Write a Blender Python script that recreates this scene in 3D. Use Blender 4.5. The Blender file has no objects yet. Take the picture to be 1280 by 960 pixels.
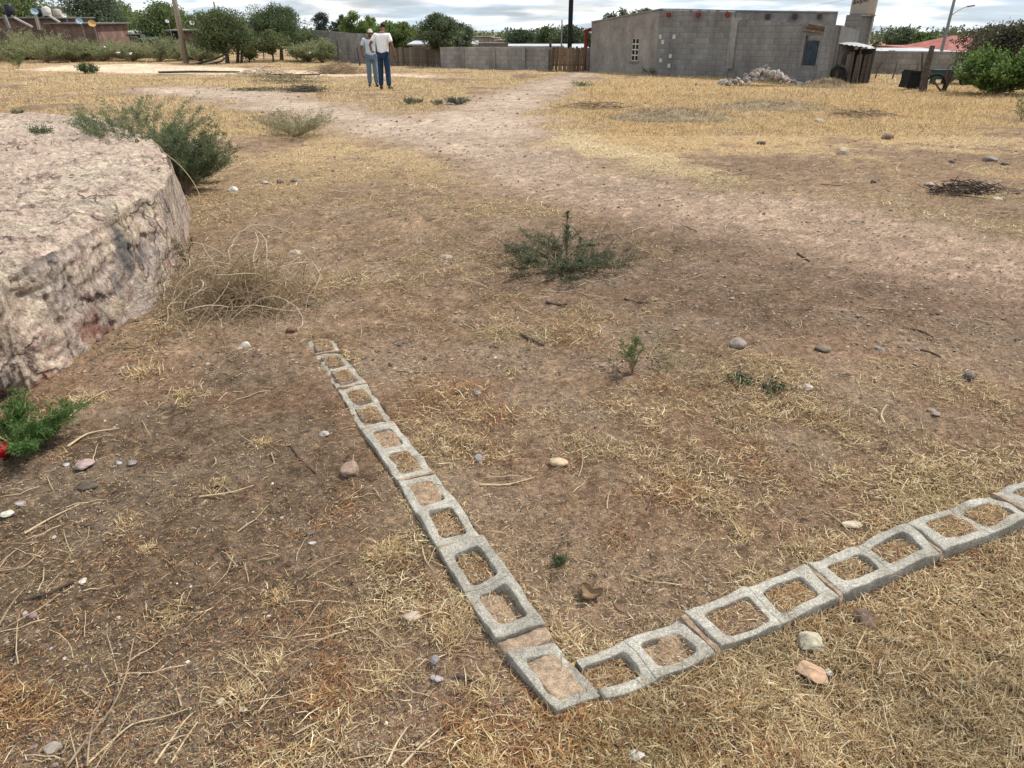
import bpy, math, random
import numpy as np
from math import sin, cos, pi, radians
from mathutils import Vector, Matrix
random.seed(7); rng = np.random.default_rng(7)
C = bpy.context.scene.collection
SC = bpy.context.scene
# ------------------------------------------------------------------ camera
CAM_H = 1.5
FPX = 870.0            # focal length in pixels of the 1280 px wide photograph
PITCH = math.atan((480 - 44) / FPX)
cam = bpy.data.cameras.new('camera'); camo = bpy.data.objects.new('camera', cam); C.objects.link(camo)
cam.sensor_width = 36; cam.lens = 36 * FPX / 1280; cam.clip_start = 0.05; cam.clip_end = 6000
camo.location = (0, 0, CAM_H); camo.rotation_euler = (pi / 2 - PITCH, 0, 0); SC.camera = camo
SC.render.resolution_x = 1024; SC.render.resolution_y = 768
# ------------------------------------------------------------------ world and sun
SUN_EL, SUN_AZ = radians(58), radians(62)      # azimuth clockwise from +Y
w = bpy.data.worlds.new('World'); SC.world = w; w.use_nodes = True
nt = w.node_tree; N = nt.nodes; Lk = nt.links; N.clear()
out = N.new('ShaderNodeOutputWorld'); bg = N.new('ShaderNodeBackground'); bg.inputs[1].default_value = 0.1
sky = N.new('ShaderNodeTexSky'); sky.sky_type = 'NISHITA'; sky.sun_disc = False
sky.sun_elevation = SUN_EL; sky.sun_rotation = SUN_AZ; sky.air_density = 1.0; sky.dust_density = 2.0
tc = N.new('ShaderNodeTexCoord'); mp = N.new('ShaderNodeMapping'); mp.inputs['Scale'].default_value = (3, 3, 26)
mp.inputs['Rotation'].default_value = (radians(4), radians(5), 0)
n1 = N.new('ShaderNodeTexNoise'); n1.inputs['Scale'].default_value = 2.3; n1.inputs['Detail'].default_value = 7; n1.inputs['Roughness'].default_value = 0.58
n1.inputs['Distortion'].default_value = 0.3
r1 = N.new('ShaderNodeValToRGB'); r1.color_ramp.elements[0].position = 0.36; r1.color_ramp.elements[1].position = 0.6
r1.color_ramp.elements[0].color = (0.5, 0.5, 0.5, 1)
n2 = N.new('ShaderNodeTexNoise'); n2.inputs['Scale'].default_value = 4.6; n2.inputs['Detail'].default_value = 5
r2 = N.new('ShaderNodeValToRGB'); r2.color_ramp.elements[0].position = 0.4; r2.color_ramp.elements[1].position = 0.62
r2.color_ramp.elements[0].color = (8.0, 9.6, 11.2, 1); r2.color_ramp.elements[1].color = (14.0, 14.2, 14.2, 1)
mx = N.new('ShaderNodeMix'); mx.data_type = 'RGBA'
Lk.new(tc.outputs['Generated'], mp.inputs[0]); Lk.new(mp.outputs[0], n1.inputs['Vector']); Lk.new(mp.outputs[0], n2.inputs['Vector'])
Lk.new(n1.outputs[0], r1.inputs[0]); Lk.new(n2.outputs[0], r2.inputs[0])
Lk.new(r1.outputs[0], mx.inputs[0]); Lk.new(sky.outputs[0], mx.inputs[6]); Lk.new(r2.outputs[0], mx.inputs[7])
Lk.new(mx.outputs[2], bg.inputs[0]); Lk.new(bg.outputs[0], out.inputs[0])
sl = bpy.data.lights.new('sun', 'SUN'); sl.energy = 4.8; sl.angle = radians(1.2); sl.color = (1, .945, .85)
so = bpy.data.objects.new('sun', sl); C.objects.link(so)
sd = Vector((sin(SUN_AZ) * cos(SUN_EL), cos(SUN_AZ) * cos(SUN_EL), sin(SUN_EL)))
so.rotation_euler = sd.to_track_quat('Z', 'Y').to_euler(); so.location = (10, 10, 30)
SC.view_settings.view_transform = 'Standard'; SC.view_settings.look = 'None'; SC.view_settings.gamma = 1
SC.view_settings.exposure = -0.05
# ------------------------------------------------------------------ survey: where a sighted point of the photograph stands
pc, ps = cos(PITCH), sin(PITCH)
def at(u, v, z=0.0):
    x = (np.asarray(u, float) - 640) / FPX; y = (480 - np.asarray(v, float)) / FPX
    t = (z - CAM_H) / (-ps + pc * y)
    return x * t, (pc + ps * y) * t
def A(u, v, z=0.0):
    x, y = at(u, v, z); return Vector((float(x), float(y), z))
def zat(p, v):                                  # height at ground point p that is sighted at row v
    k = (480 - v) / FPX
    return CAM_H + (k * pc * p[1] - ps * p[1]) / (pc + k * ps)
def on(u, Y, z=0.0):                            # point at distance Y under column u
    F = pc * Y - ps * (z - CAM_H); return Vector(((u - 640) / FPX * F, Y, z))
def onv(u, v, Y):                               # point at distance Y seen at (u, v)
    z = zat((0, Y), v); return on(u, Y, z)
# ------------------------------------------------------------------ noise
def _h(ix, iy, iz, s):
    n = (ix * 374761393 + iy * 668265263 + iz * 2147483647 + s * 974711) & 0xffffffff
    n = ((n ^ (n >> 13)) * 1274126177) & 0xffffffff
    n = n ^ (n >> 16); n = (n * 2246822519) & 0xffffffff
    return ((n ^ (n >> 15)) & 0xffffff) / float(0xffffff)
def vn(x, y, z=0.0, s=0):
    x = np.asarray(x, float); y = np.asarray(y, float); z = np.zeros_like(x) + z
    ix = np.floor(x).astype(np.int64); iy = np.floor(y).astype(np.int64); iz = np.floor(z).astype(np.int64)
    fx = x - ix; fy = y - iy; fz = z - iz
    fx = fx * fx * (3 - 2 * fx); fy = fy * fy * (3 - 2 * fy); fz = fz * fz * (3 - 2 * fz)
    r = 0
    for dx in (0, 1):
        for dy in (0, 1):
            for dz in (0, 1):
                r = r + _h(ix + dx, iy + dy, iz + dz, s) * (fx if dx else 1 - fx) * (fy if dy else 1 - fy) * (fz if dz else 1 - fz)
    return r
def vn2(x, y, s=0):
    ix = np.floor(x).astype(np.int64); iy = np.floor(y).astype(np.int64)
    fx = x - ix; fy = y - iy; fx = fx * fx * (3 - 2 * fx); fy = fy * fy * (3 - 2 * fy)
    h = lambda a, b: _h(a, b, 0, s)
    return (h(ix, iy) * (1 - fx) + h(ix + 1, iy) * fx) * (1 - fy) + (h(ix, iy + 1) * (1 - fx) + h(ix + 1, iy + 1) * fx) * fy
def fbm2(x, y, o=4, s=0):
    r = 0; a = .5; t = 0
    for i in range(o):
        ca, sa = cos(.6 * i + .3), sin(.6 * i + .3)
        r = r + a * vn2((x * ca - y * sa) * 2 ** i + i * 17.3, (x * sa + y * ca) * 2 ** i + 5.1 * i, s + i); t += a; a *= .55
    return r / t
def fbm3(x, y, z, o=4, s=0):
    r = 0; a = .5; t = 0
    for i in range(o):
        k = 2 ** i; r = r + a * vn(x * k + 3.1 * i, y * k + 1.7 * i, z * k, s + i); t += a; a *= .55
    return r / t
sst = lambda a, b, x: (lambda t: t * t * (3 - 2 * t))(np.clip((x - a) / (b - a), 0, 1))
# ------------------------------------------------------------------ materials
MATS = {}
def mat(name, col, var=.25, scale=30, rough=.9, bump=.3, attr=False, objvar=0.0, spec=.2, trans=0.0, metal=0.0, col2=None, detail=6, fine=0, finevar=.3):
    m = bpy.data.materials.new(name); m.use_nodes = True; t = m.node_tree; n = t.nodes; l = t.links
    b = n['Principled BSDF']; b.inputs['Roughness'].default_value = rough; b.inputs['Specular IOR Level'].default_value = spec; b.inputs['Metallic'].default_value = metal
    co = n.new('ShaderNodeTexCoord'); no = n.new('ShaderNodeTexNoise'); no.inputs['Scale'].default_value = scale; no.inputs['Detail'].default_value = detail; no.inputs['Roughness'].default_value = .65
    l.new(co.outputs['Object'], no.inputs['Vector'])
    if attr:
        a = n.new('ShaderNodeAttribute'); a.attribute_name = 'col'; src = a.outputs['Color']
    else:
        a = n.new('ShaderNodeRGB'); a.outputs[0].default_value = (*col, 1); src = a.outputs[0]
        if col2:
            n3 = n.new('ShaderNodeTexNoise'); n3.inputs['Scale'].default_value = scale * .13; n3.inputs['Detail'].default_value = 5
            l.new(co.outputs['Object'], n3.inputs['Vector']); rp = n.new('ShaderNodeValToRGB'); rp.color_ramp.elements[0].position = .38; rp.color_ramp.elements[1].position = .62
            rp.color_ramp.elements[0].color = (*col, 1); rp.color_ramp.elements[1].color = (*col2, 1); l.new(n3.outputs[0], rp.inputs[0]); src = rp.outputs[0]
    mr = n.new('ShaderNodeMapRange'); mr.inputs['From Min'].default_value = .34; mr.inputs['From Max'].default_value = .66
    mr.inputs['To Min'].default_value = 1 - var; mr.inputs['To Max'].default_value = 1 + var; l.new(no.outputs[0], mr.inputs[0]); f = mr.outputs[0]
    if fine:
        nf_ = n.new('ShaderNodeTexNoise'); nf_.inputs['Scale'].default_value = fine; nf_.inputs['Detail'].default_value = 4; nf_.inputs['Roughness'].default_value = .7; l.new(co.outputs['Object'], nf_.inputs['Vector'])
        mf = n.new('ShaderNodeMapRange'); mf.inputs['From Min'].default_value = .36; mf.inputs['From Max'].default_value = .64; mf.inputs['To Min'].default_value = 1 - finevar; mf.inputs['To Max'].default_value = 1 + finevar; l.new(nf_.outputs[0], mf.inputs[0])
        mq = n.new('ShaderNodeMath'); mq.operation = 'MULTIPLY'; l.new(f, mq.inputs[0]); l.new(mf.outputs[0], mq.inputs[1]); f = mq.outputs[0]
    if objvar:
        oi = n.new('ShaderNodeObjectInfo'); m2 = n.new('ShaderNodeMapRange'); m2.inputs['To Min'].default_value = 1 - objvar; m2.inputs['To Max'].default_value = 1 + objvar
        l.new(oi.outputs['Random'], m2.inputs[0]); mm = n.new('ShaderNodeMath'); mm.operation = 'MULTIPLY'; l.new(f, mm.inputs[0]); l.new(m2.outputs[0], mm.inputs[1]); f = mm.outputs[0]
    vm = n.new('ShaderNodeVectorMath'); vm.operation = 'SCALE'; l.new(src, vm.inputs[0]); l.new(f, vm.inputs['Scale']); l.new(vm.outputs[0], b.inputs['Base Color'])
    if bump:
        bu = n.new('ShaderNodeBump'); bu.inputs['Strength'].default_value = bump; bu.inputs['Distance'].default_value = .35 / scale
        l.new(no.outputs[0], bu.inputs['Height']); l.new(bu.outputs[0], b.inputs['Normal'])
        if fine:
            bf = n.new('ShaderNodeBump'); bf.inputs['Strength'].default_value = 1; bf.inputs['Distance'].default_value = .9 / fine; l.new(nf_.outputs[0], bf.inputs['Height']); l.new(bu.outputs[0], bf.inputs['Normal']); l.new(bf.outputs[0], b.inputs['Normal'])
    if trans:
        tr = n.new('ShaderNodeBsdfTranslucent'); l.new(vm.outputs[0], tr.inputs[0]); ms = n.new('ShaderNodeMixShader'); ms.inputs[0].default_value = trans
        l.new(b.outputs[0], ms.inputs[1]); l.new(tr.outputs[0], ms.inputs[2]); l.new(ms.outputs[0], n['Material Output'].inputs[0])
    MATS[name] = m; return m
def concrete(name, base, dark, spot=220):      # porous aggregate
    m = mat(name, base, .22, 90, .95, .6, col2=dark, spec=.1, objvar=.1); t = m.node_tree; n = t.nodes; l = t.links; b = n['Principled BSDF']
    co = [x for x in n if x.type == 'TEX_COORD'][0]; vo = n.new('ShaderNodeTexVoronoi'); vo.inputs['Scale'].default_value = spot; l.new(co.outputs['Object'], vo.inputs['Vector'])
    rp = n.new('ShaderNodeValToRGB'); rp.color_ramp.elements[0].position = .0; rp.color_ramp.elements[0].color = (1.15, 1.15, 1.15, 1); rp.color_ramp.elements[1].position = .75; rp.color_ramp.elements[1].color = (.72, .72, .72, 1)
    l.new(vo.outputs['Distance'], rp.inputs[0]); sep = n.new('ShaderNodeSeparateColor'); l.new(vo.outputs['Color'], sep.inputs[0])
    m3 = n.new('ShaderNodeMapRange'); m3.inputs['To Min'].default_value = .74; m3.inputs['To Max'].default_value = 1.2; l.new(sep.outputs[0], m3.inputs[0])
    v1 = n.new('ShaderNodeVectorMath'); v1.operation = 'MULTIPLY'; v2 = n.new('ShaderNodeVectorMath'); v2.operation = 'SCALE'
    old = b.inputs['Base Color'].links[0].from_socket; l.new(old, v1.inputs[0]); l.new(rp.outputs[0], v1.inputs[1]); l.new(v1.outputs[0], v2.inputs[0]); l.new(m3.outputs[0], v2.inputs['Scale']); l.new(v2.outputs[0], b.inputs['Base Color'])
    b2 = n.new('ShaderNodeBump'); b2.inputs['Strength'].default_value = .9; b2.inputs['Distance'].default_value = .0016; b2.invert = True
    l.new(vo.outputs['Distance'], b2.inputs['Height']); l.new(b.inputs['Normal'].links[0].from_socket, b2.inputs['Normal']); l.new(b2.outputs[0], b.inputs['Normal'])
    return m
M = {}
M['ground'] = mat('ground_earth', (0, 0, 0), .42, 42, 1, 1, attr=True, spec=.03, detail=12, fine=210, finevar=.42)
M['straw'] = mat('dry_straw', (0, 0, 0), .12, 60, .75, 0, attr=True, spec=.15, trans=.22)
M['crumb'] = mat('soil_crumb', (0, 0, 0), .3, 90, 1, .4, attr=True, spec=.05)
M['leaf'] = mat('leaf', (0, 0, 0), .18, 20, .55, 0, attr=True, spec=.35, trans=.42)
M['bark'] = mat('bark', (.11, .085, .065), .4, 25, .95, .8)
M['twig'] = mat('dry_twig', (.27, .20, .13), .3, 60, .85, .4)
M['darktwig'] = mat('dark_twig', (.07, .05, .04), .3, 60, .9, .4)
M['block'] = concrete('cast_concrete', (.43, .405, .35), (.30, .278, .235), 260)
M['mortar'] = mat('buff_mortar', (.37, .275, .195), .35, 60, 1, 1, col2=(.30, .215, .155), spec=.05, detail=9, fine=260, finevar=.35)
M['dirtfill'] = mat('cell_dirt', (.16, .115, .085), .45, 70, 1, 1, col2=(.26, .19, .14), spec=.05, fine=260, finevar=.4)
M['rock'] = mat('platform_rock', (0, 0, 0), .42, 24, 1, 1.0, attr=True, spec=.05, detail=13, fine=75, finevar=.26)
def cracks(m, scale=6.5):
    t = m.node_tree; n = t.nodes; l = t.links; b = n['Principled BSDF']; co = [x for x in n if x.type == 'TEX_COORD'][0]
    dn = n.new('ShaderNodeTexNoise'); dn.inputs['Scale'].default_value = 5; dn.inputs['Detail'].default_value = 6; l.new(co.outputs['Object'], dn.inputs['Vector'])
    ad = n.new('ShaderNodeVectorMath'); ad.operation = 'MULTIPLY_ADD'; ad.inputs[1].default_value = (.35, .35, .35); l.new(dn.outputs['Color'], ad.inputs[0]); l.new(co.outputs['Object'], ad.inputs[2])
    vo = n.new('ShaderNodeTexVoronoi'); vo.feature = 'DISTANCE_TO_EDGE'; vo.inputs['Scale'].default_value = scale; l.new(ad.outputs[0], vo.inputs['Vector'])
    rp = n.new('ShaderNodeValToRGB'); rp.color_ramp.elements[0].position = 0; rp.color_ramp.elements[1].position = .045; rp.color_ramp.elements[0].color = (.42, .40, .38, 1); rp.color_ramp.elements[1].color = (1, 1, 1, 1); l.new(vo.outputs['Distance'], rp.inputs[0])
    m4 = n.new('ShaderNodeTexNoise'); m4.inputs['Scale'].default_value = 2.2; m4.inputs['Detail'].default_value = 4; l.new(co.outputs['Object'], m4.inputs['Vector']); m5 = n.new('ShaderNodeMapRange'); m5.inputs['From Min'].default_value = .45; m5.inputs['From Max'].default_value = .6; l.new(m4.outputs[0], m5.inputs[0]); m6 = n.new('ShaderNodeMix'); m6.data_type = 'RGBA'; m6.inputs[6].default_value = (1, 1, 1, 1); l.new(m5.outputs[0], m6.inputs[0]); l.new(rp.outputs[0], m6.inputs[7]); rp = m6
    v1 = n.new('ShaderNodeVectorMath'); v1.operation = 'MULTIPLY'; old = b.inputs['Base Color'].links[0].from_socket; l.new(old, v1.inputs[0]); l.new(rp.outputs[2], v1.inputs[1]); l.new(v1.outputs[0], b.inputs['Base Color'])
    b2 = n.new('ShaderNodeBump'); b2.inputs['Strength'].default_value = 1; b2.inputs['Distance'].default_value = .02; l.new(rp.outputs[2], b2.inputs['Height']); l.new(b.inputs['Normal'].links[0].from_socket, b2.inputs['Normal']); l.new(b2.outputs[0], b.inputs['Normal'])
cracks(M['rock'], 3.0)
def stain(m, scale=.9, lo=.82, hi=1.28):        # weather stains that run across the whole wall
    t = m.node_tree; n = t.nodes; l = t.links; b = n['Principled BSDF']; g = n.new('ShaderNodeNewGeometry'); mp_ = n.new('ShaderNodeMapping'); mp_.inputs['Scale'].default_value = (1.6, 1.6, .6); l.new(g.outputs['Position'], mp_.inputs[0])
    dn = n.new('ShaderNodeTexNoise'); dn.inputs['Scale'].default_value = scale; dn.inputs['Detail'].default_value = 7; dn.inputs['Roughness'].default_value = .62; l.new(mp_.outputs[0], dn.inputs['Vector'])
    mr = n.new('ShaderNodeMapRange'); mr.inputs['From Min'].default_value = .36; mr.inputs['From Max'].default_value = .64; mr.inputs['To Min'].default_value = lo; mr.inputs['To Max'].default_value = hi; l.new(dn.outputs[0], mr.inputs[0])
    v1 = n.new('ShaderNodeVectorMath'); v1.operation = 'SCALE'; old = b.inputs['Base Color'].links[0].from_socket; l.new(old, v1.inputs[0]); l.new(mr.outputs[0], v1.inputs['Scale']); l.new(v1.outputs[0], b.inputs['Base Color'])
M['stone'] = mat('field_stone', (0, 0, 0), .22, 35, .9, .5, attr=True, spec=.15)
M['plaster'] = mat('grey_plaster', (.27, .24, .21), .14, 9, .95, .4, col2=(.21, .19, .168))
M['cblock'] = mat('grey_block', (.185, .178, .17), .16, 14, .95, .5, objvar=.10)
M['cblock_pale'] = mat('weathered_block', (.25, .228, .205), .15, 14, .95, .5, objvar=.14)
M['joint'] = mat('block_joint', (.145, .14, .132), .15, 14, .95, .3)
M['joint_pale'] = mat('weathered_joint', (.19, .172, .155), .15, 14, .95, .3)
M['slab'] = mat('concrete_slab', (.22, .21, .195), .2, 5, .95, .3)
M['white'] = mat('white_paint', (.72, .71, .68), .06, 9, .7, .1)
M['redwood'] = mat('red_painted_wood', (.19, .035, .025), .25, 12, .8, .3)
M['wood'] = mat('grey_plank', (.10, .082, .068), .4, 14, .95, .6, objvar=.35)
M['scrapwood'] = mat('brown_plank', (.16, .11, .07), .45, 10, .95, .6, objvar=.45)
M['fencewood'] = mat('grey_brown_board', (.15, .122, .095), .4, 10, .95, .6, objvar=.35)
M['black'] = mat('black_metal', (.012, .012, .012), .2, 9, .6, 0)
M['zinc'] = mat('galvanised_sheet', (.36, .37, .38), .1, 5, .45, .1, spec=.5)
M['bluesheet'] = mat('blue_grey_sheet', (.05, .075, .1), .3, 5, .5, .1, spec=.4)
M['teal'] = mat('teal_sheet', (.3, .45, .43), .15, 3, .6, .1)
M['redroof'] = mat('red_roof_sheet', (.27, .085, .068), .25, 3, .7, .1)
M['brick'] = mat('red_brown_brick', (.175, .108, .088), .3, 3, .95, .3, objvar=.15)
M['tank_beige'] = mat('beige_plastic', (.36, .31, .25), .06, 3, .5, 0)
M['tank_pale'] = mat('pale_plastic', (.5, .47, .42), .06, 3, .5, 0)
M['tank_black'] = mat('black_plastic', (.02, .02, .024), .1, 3, .4, 0)
M['pole'] = mat('grey_timber_pole', (.27, .225, .18), .2, 8, .9, .4)
M['metalpole'] = mat('grey_steel', (.2, .2, .2), .1, 8, .5, 0)
M['hill'] = mat('scrub_hill', (.045, .06, .04), .5, .02, 1, 0, col2=(.075, .085, .055))
M['dish_blue'] = mat('blue_dish', (.3, .42, .5), .1, 5, .6, 0)
M['dish_orange'] = mat('orange_dish', (.55, .33, .12), .1, 5, .6, 0)
M['skin'] = mat('brown_skin', (.17, .085, .055), .1, 20, .6, .1)
M['hair'] = mat('black_hair', (.012, .01, .01), .2, 60, .7, .4)
M['tshirt'] = mat('white_cotton', (.8, .78, .78), .06, 9, .9, .3)
M['tshirt_blue'] = mat('pale_blue_cotton', (.5, .57, .63), .06, 9, .9, .3)
M['jeans_dark'] = mat('dark_denim', (.018, .04, .085), .25, 14, .9, .3)
M['jeans_pale'] = mat('faded_denim', (.12, .18, .24), .2, 14, .9, .3)
M['shoe'] = mat('dark_leather', (.02, .02, .025), .2, 14, .6, .1)
M['cap'] = mat('cream_cloth', (.55, .48, .36), .1, 14, .9, .2)
M['glass'] = mat('dark_glass', (.02, .028, .035), .1, 3, .12, 0, spec=.5)
M['paint_brown'] = mat('brown_car_paint', (.13, .09, .065), .1, 3, .45, 0, spec=.4)
M['tyre'] = mat('rubber', (.02, .02, .02), .2, 30, .9, .3)
M['red'] = mat('red_plastic', (.35, .01, .015), .15, 30, .5, .1)
M['blue'] = mat('blue_plastic', (.02, .07, .2), .15, 30, .5, .1)
M['green_box'] = mat('dark_green_plastic', (.03, .06, .055), .15, 9, .6, .1)
for k_ in ('cblock', 'cblock_pale', 'joint', 'joint_pale', 'plaster', 'slab', 'brick', 'redroof', 'zinc'): stain(M[k_])
M['ink'] = mat('black_lettering', (.015, .015, .015), .1, 9, .8, 0)
# ------------------------------------------------------------------ builders
def tagp(o, label=None, cat=None, group=None, kind=None):
    for k, v in (('label', label), ('category', cat), ('group', group), ('kind', kind)):
        if v: o[k] = v
    return o
def thing(name, label, cat, loc=(0, 0, 0), rz=0, group=None):
    o = bpy.data.objects.new(name, None); C.objects.link(o); o.location = loc; o.rotation_euler = (0, 0, rz); o.empty_display_size = .1
    return tagp(o, label, cat, group)
def meshobj(name, V, F, m, parent=None, smooth=False, loc=None, cols=None):
    me = bpy.data.meshes.new(name)
    if isinstance(V, np.ndarray) and isinstance(F, np.ndarray):
        nf, k = F.shape; me.vertices.add(len(V)); me.vertices.foreach_set('co', np.ascontiguousarray(V, dtype=np.float32).ravel())
        me.loops.add(nf * k); me.loops.foreach_set('vertex_index', F.astype(np.int32).ravel())
        me.polygons.add(nf); me.polygons.foreach_set('loop_start', (np.arange(nf) * k).astype(np.int32)); me.update(calc_edges=True)
    else:
        me.from_pydata([tuple(v) for v in V], [], F); me.update()
    if cols is not None:
        a = me.attributes.new('col', 'FLOAT_COLOR', 'POINT'); c = np.ones((len(V), 4), np.float32); c[:, :3] = cols; a.data.foreach_set('color', c.ravel())
    if smooth: me.polygons.foreach_set('use_smooth', np.ones(len(me.polygons), bool))
    if m: me.materials.append(M[m] if isinstance(m, str) else m)
    o = bpy.data.objects.new(name, me); C.objects.link(o)
    if parent: o.parent = parent
    if loc is not None: o.location = loc
    return o
class MB:
    def __init__(s): s.v = []; s.f = []
    def add(s, V, F):
        n = len(s.v); s.v += [tuple(p) for p in V]; s.f += [tuple(i + n for i in f) for f in F]; return s
    def box(s, c, d, R=None):
        V = [Vector((x * d[0] / 2, y * d[1] / 2, z * d[2] / 2)) for z in (-1, 1) for y in (-1, 1) for x in (-1, 1)]
        if R is not None: V = [R @ v for v in V]
        return s.add([v + Vector(c) for v in V], [(0, 2, 3, 1), (4, 5, 7, 6), (0, 1, 5, 4), (2, 6, 7, 3), (0, 4, 6, 2), (1, 3, 7, 5)])
    def bar(s, a, b, w_, t_):                   # rectangular bar from a to b
        a = Vector(a); b = Vector(b); d = b - a; R = d.to_track_quat('X', 'Z').to_matrix(); return s.box((a + b) / 2, (d.length, w_, t_), R)
    def tube(s, P, r, n=6, cap=True):
        P = [Vector(p) for p in P]; V = []; F = []; k = len(P)
        if not hasattr(r, '__len__'): r = [r] * k
        up = Vector((.13, .27, 1)).normalized()
        for i, p in enumerate(P):
            d = (P[min(i + 1, k - 1)] - P[max(i - 1, 0)])
            if d.length < 1e-9: d = Vector((0, 0, 1))
            d.normalize(); a = d.cross(up)
            if a.length < .05: a = d.cross(Vector((1, 0, 0)))
            a.normalize(); b = d.cross(a)
            V += [p + (a * cos(2 * pi * j / n) + b * sin(2 * pi * j / n)) * r[i] for j in range(n)]
        for i in range(k - 1):
            F += [(i * n + j, i * n + (j + 1) % n, (i + 1) * n + (j + 1) % n, (i + 1) * n + j) for j in range(n)]
        if cap: F += [tuple(range(n))[::-1], tuple((k - 1) * n + j for j in range(n))]
        return s.add(V, F)
    def lathe(s, prof, n=20, c=(0, 0, 0)):
        V = []; F = []; k = len(prof)
        for r, z in prof: V += [(c[0] + r * cos(2 * pi * j / n), c[1] + r * sin(2 * pi * j / n), c[2] + z) for j in range(n)]
        for i in range(k - 1): F += [(i * n + j, i * n + (j + 1) % n, (i + 1) * n + (j + 1) % n, (i + 1) * n + j) for j in range(n)]
        F += [tuple(range(n))[::-1], tuple((k - 1) * n + j for j in range(n))]
        return s.add(V, F)
    def prism(s, poly, z0, z1):
        n = len(poly); s.add([(x, y, z0) for x, y in poly] + [(x, y, z1) for x, y in poly], [tuple(range(n))[::-1], tuple(range(n, 2 * n))] + [(i, (i + 1) % n, n + (i + 1) % n, n + i) for i in range(n)]); return s
    def build(s, name, m, parent=None, smooth=False, loc=None): return meshobj(name, s.v, s.f, m, parent, smooth, loc)
def solo(mb, name, m, label, cat, group=None, base=None, smooth=False):   # one-mesh thing with its origin at its base
    if base is not None:
        mb.v = [tuple(Vector(v) - Vector(base)) for v in mb.v]
    return tagp(mb.build(name, m, None, smooth, base), label, cat, group)
# ------------------------------------------------------------------ ground cover maps, in metres
def poly(pts, z=0.0):
    return np.array([[float(a) for a in at(u, v, z)] for u, v in pts])
def sdist(P, x, y):                             # signed distance, + inside
    x = np.asarray(x, float); y = np.asarray(y, float); d = np.full(x.shape, 1e9); ins = np.zeros(x.shape, bool); n = len(P)
    for i in range(n):
        ax, ay = P[i]; bx, by = P[(i + 1) % n]; ex, ey = bx - ax, by - ay
        t = np.clip(((x - ax) * ex + (y - ay) * ey) / (ex * ex + ey * ey + 1e-12), 0, 1)
        d = np.minimum(d, np.hypot(x - ax - t * ex, y - ay - t * ey))
        c = ((ay > y) != (by > y)) & (x < (bx - ax) * (y - ay) / ((by - ay) if abs(by - ay) > 1e-12 else 1e-12) + ax); ins ^= c
    return np.where(ins, d, -d)
PATH = poly([(737, 90), (722, 90), (690, 98), (640, 110), (590, 128), (520, 150), (430, 130), (330, 112), (230, 108), (150, 112), (240, 124), (330, 138), (420, 160), (500, 182), (560, 205), (610, 235), (700, 262),
             (820, 300), (960, 345), (1120, 385), (1400, 430), (1400, 325), (1280, 303), (1200, 288), (1110, 268), (1010, 248), (900, 240), (800, 222), (715, 198), (672, 172), (668, 150), (690, 126), (725, 106)])
DARKP = poly([(700, 275), (840, 290), (960, 310), (1120, 345), (1400, 400), (1400, 470), (1200, 440), (1050, 425), (900, 420), (760, 400), (640, 370), (600, 320)])
PALE = poly([(672, 150), (690, 185), (760, 207), (850, 228), (930, 240), (930, 225), (860, 205), (790, 190), (740, 172), (700, 150)])
PALE2 = poly([(880, 238), (1000, 250), (1110, 270), (1200, 288), (1400, 320), (1400, 290), (1270, 270), (1120, 250), (1000, 240)])
GOLD = poly([(715, 120), (740, 165), (830, 190), (960, 196), (1100, 178), (1280, 165), (1400, 160), (1400, 112), (900, 100), (760, 96)])
ROUGH = poly([(900, 190), (1000, 235), (1150, 265), (1280, 280), (1400, 290), (1400, 175), (1200, 180), (1050, 185)])
DUST = poly([(20, 86), (90, 80), (200, 80), (300, 84), (420, 90), (560, 94), (560, 98), (420, 96), (300, 94), (140, 92), (50, 90)])
SOILL = poly([(-200, 520), (60, 560), (180, 500), (300, 440), (420, 470), (455, 545), (480, 610), (430, 700), (380, 790), (400, 900), (380, 1050), (-400, 1050), (-400, 520)])
SOILM = poly([(590, 600), (690, 610), (760, 680), (900, 640), (1010, 560), (1180, 520), (1280, 540), (1280, 590), (1100, 640), (900, 720), (800, 760), (700, 740), (640, 680)])
SOILB = poly([(1100, 895), (1180, 900), (1300, 905), (1300, 960), (1200, 965), (1120, 930)])
NEARR = poly([(770, 905), (960, 800), (1100, 760), (1290, 680), (1500, 640), (1500, 1100), (600, 1100)])
TR = poly([(880, 520), (960, 470), (1120, 470), (1280, 480), (1400, 520), (1400, 600), (1180, 650), (1000, 660), (880, 640)])
ROWL = [(-1.05, 3.50), (.17, 1.16)]; ROWR = [(.2, 1.25), (2.3, 2.2)]
def segd(a, b, x, y):
    ex, ey = b[0] - a[0], b[1] - a[1]; t = np.clip(((x - a[0]) * ex + (y - a[1]) * ey) / (ex * ex + ey * ey), 0, 1)
    return np.hypot(x - a[0] - t * ex, y - a[1] - t * ey)
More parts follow.
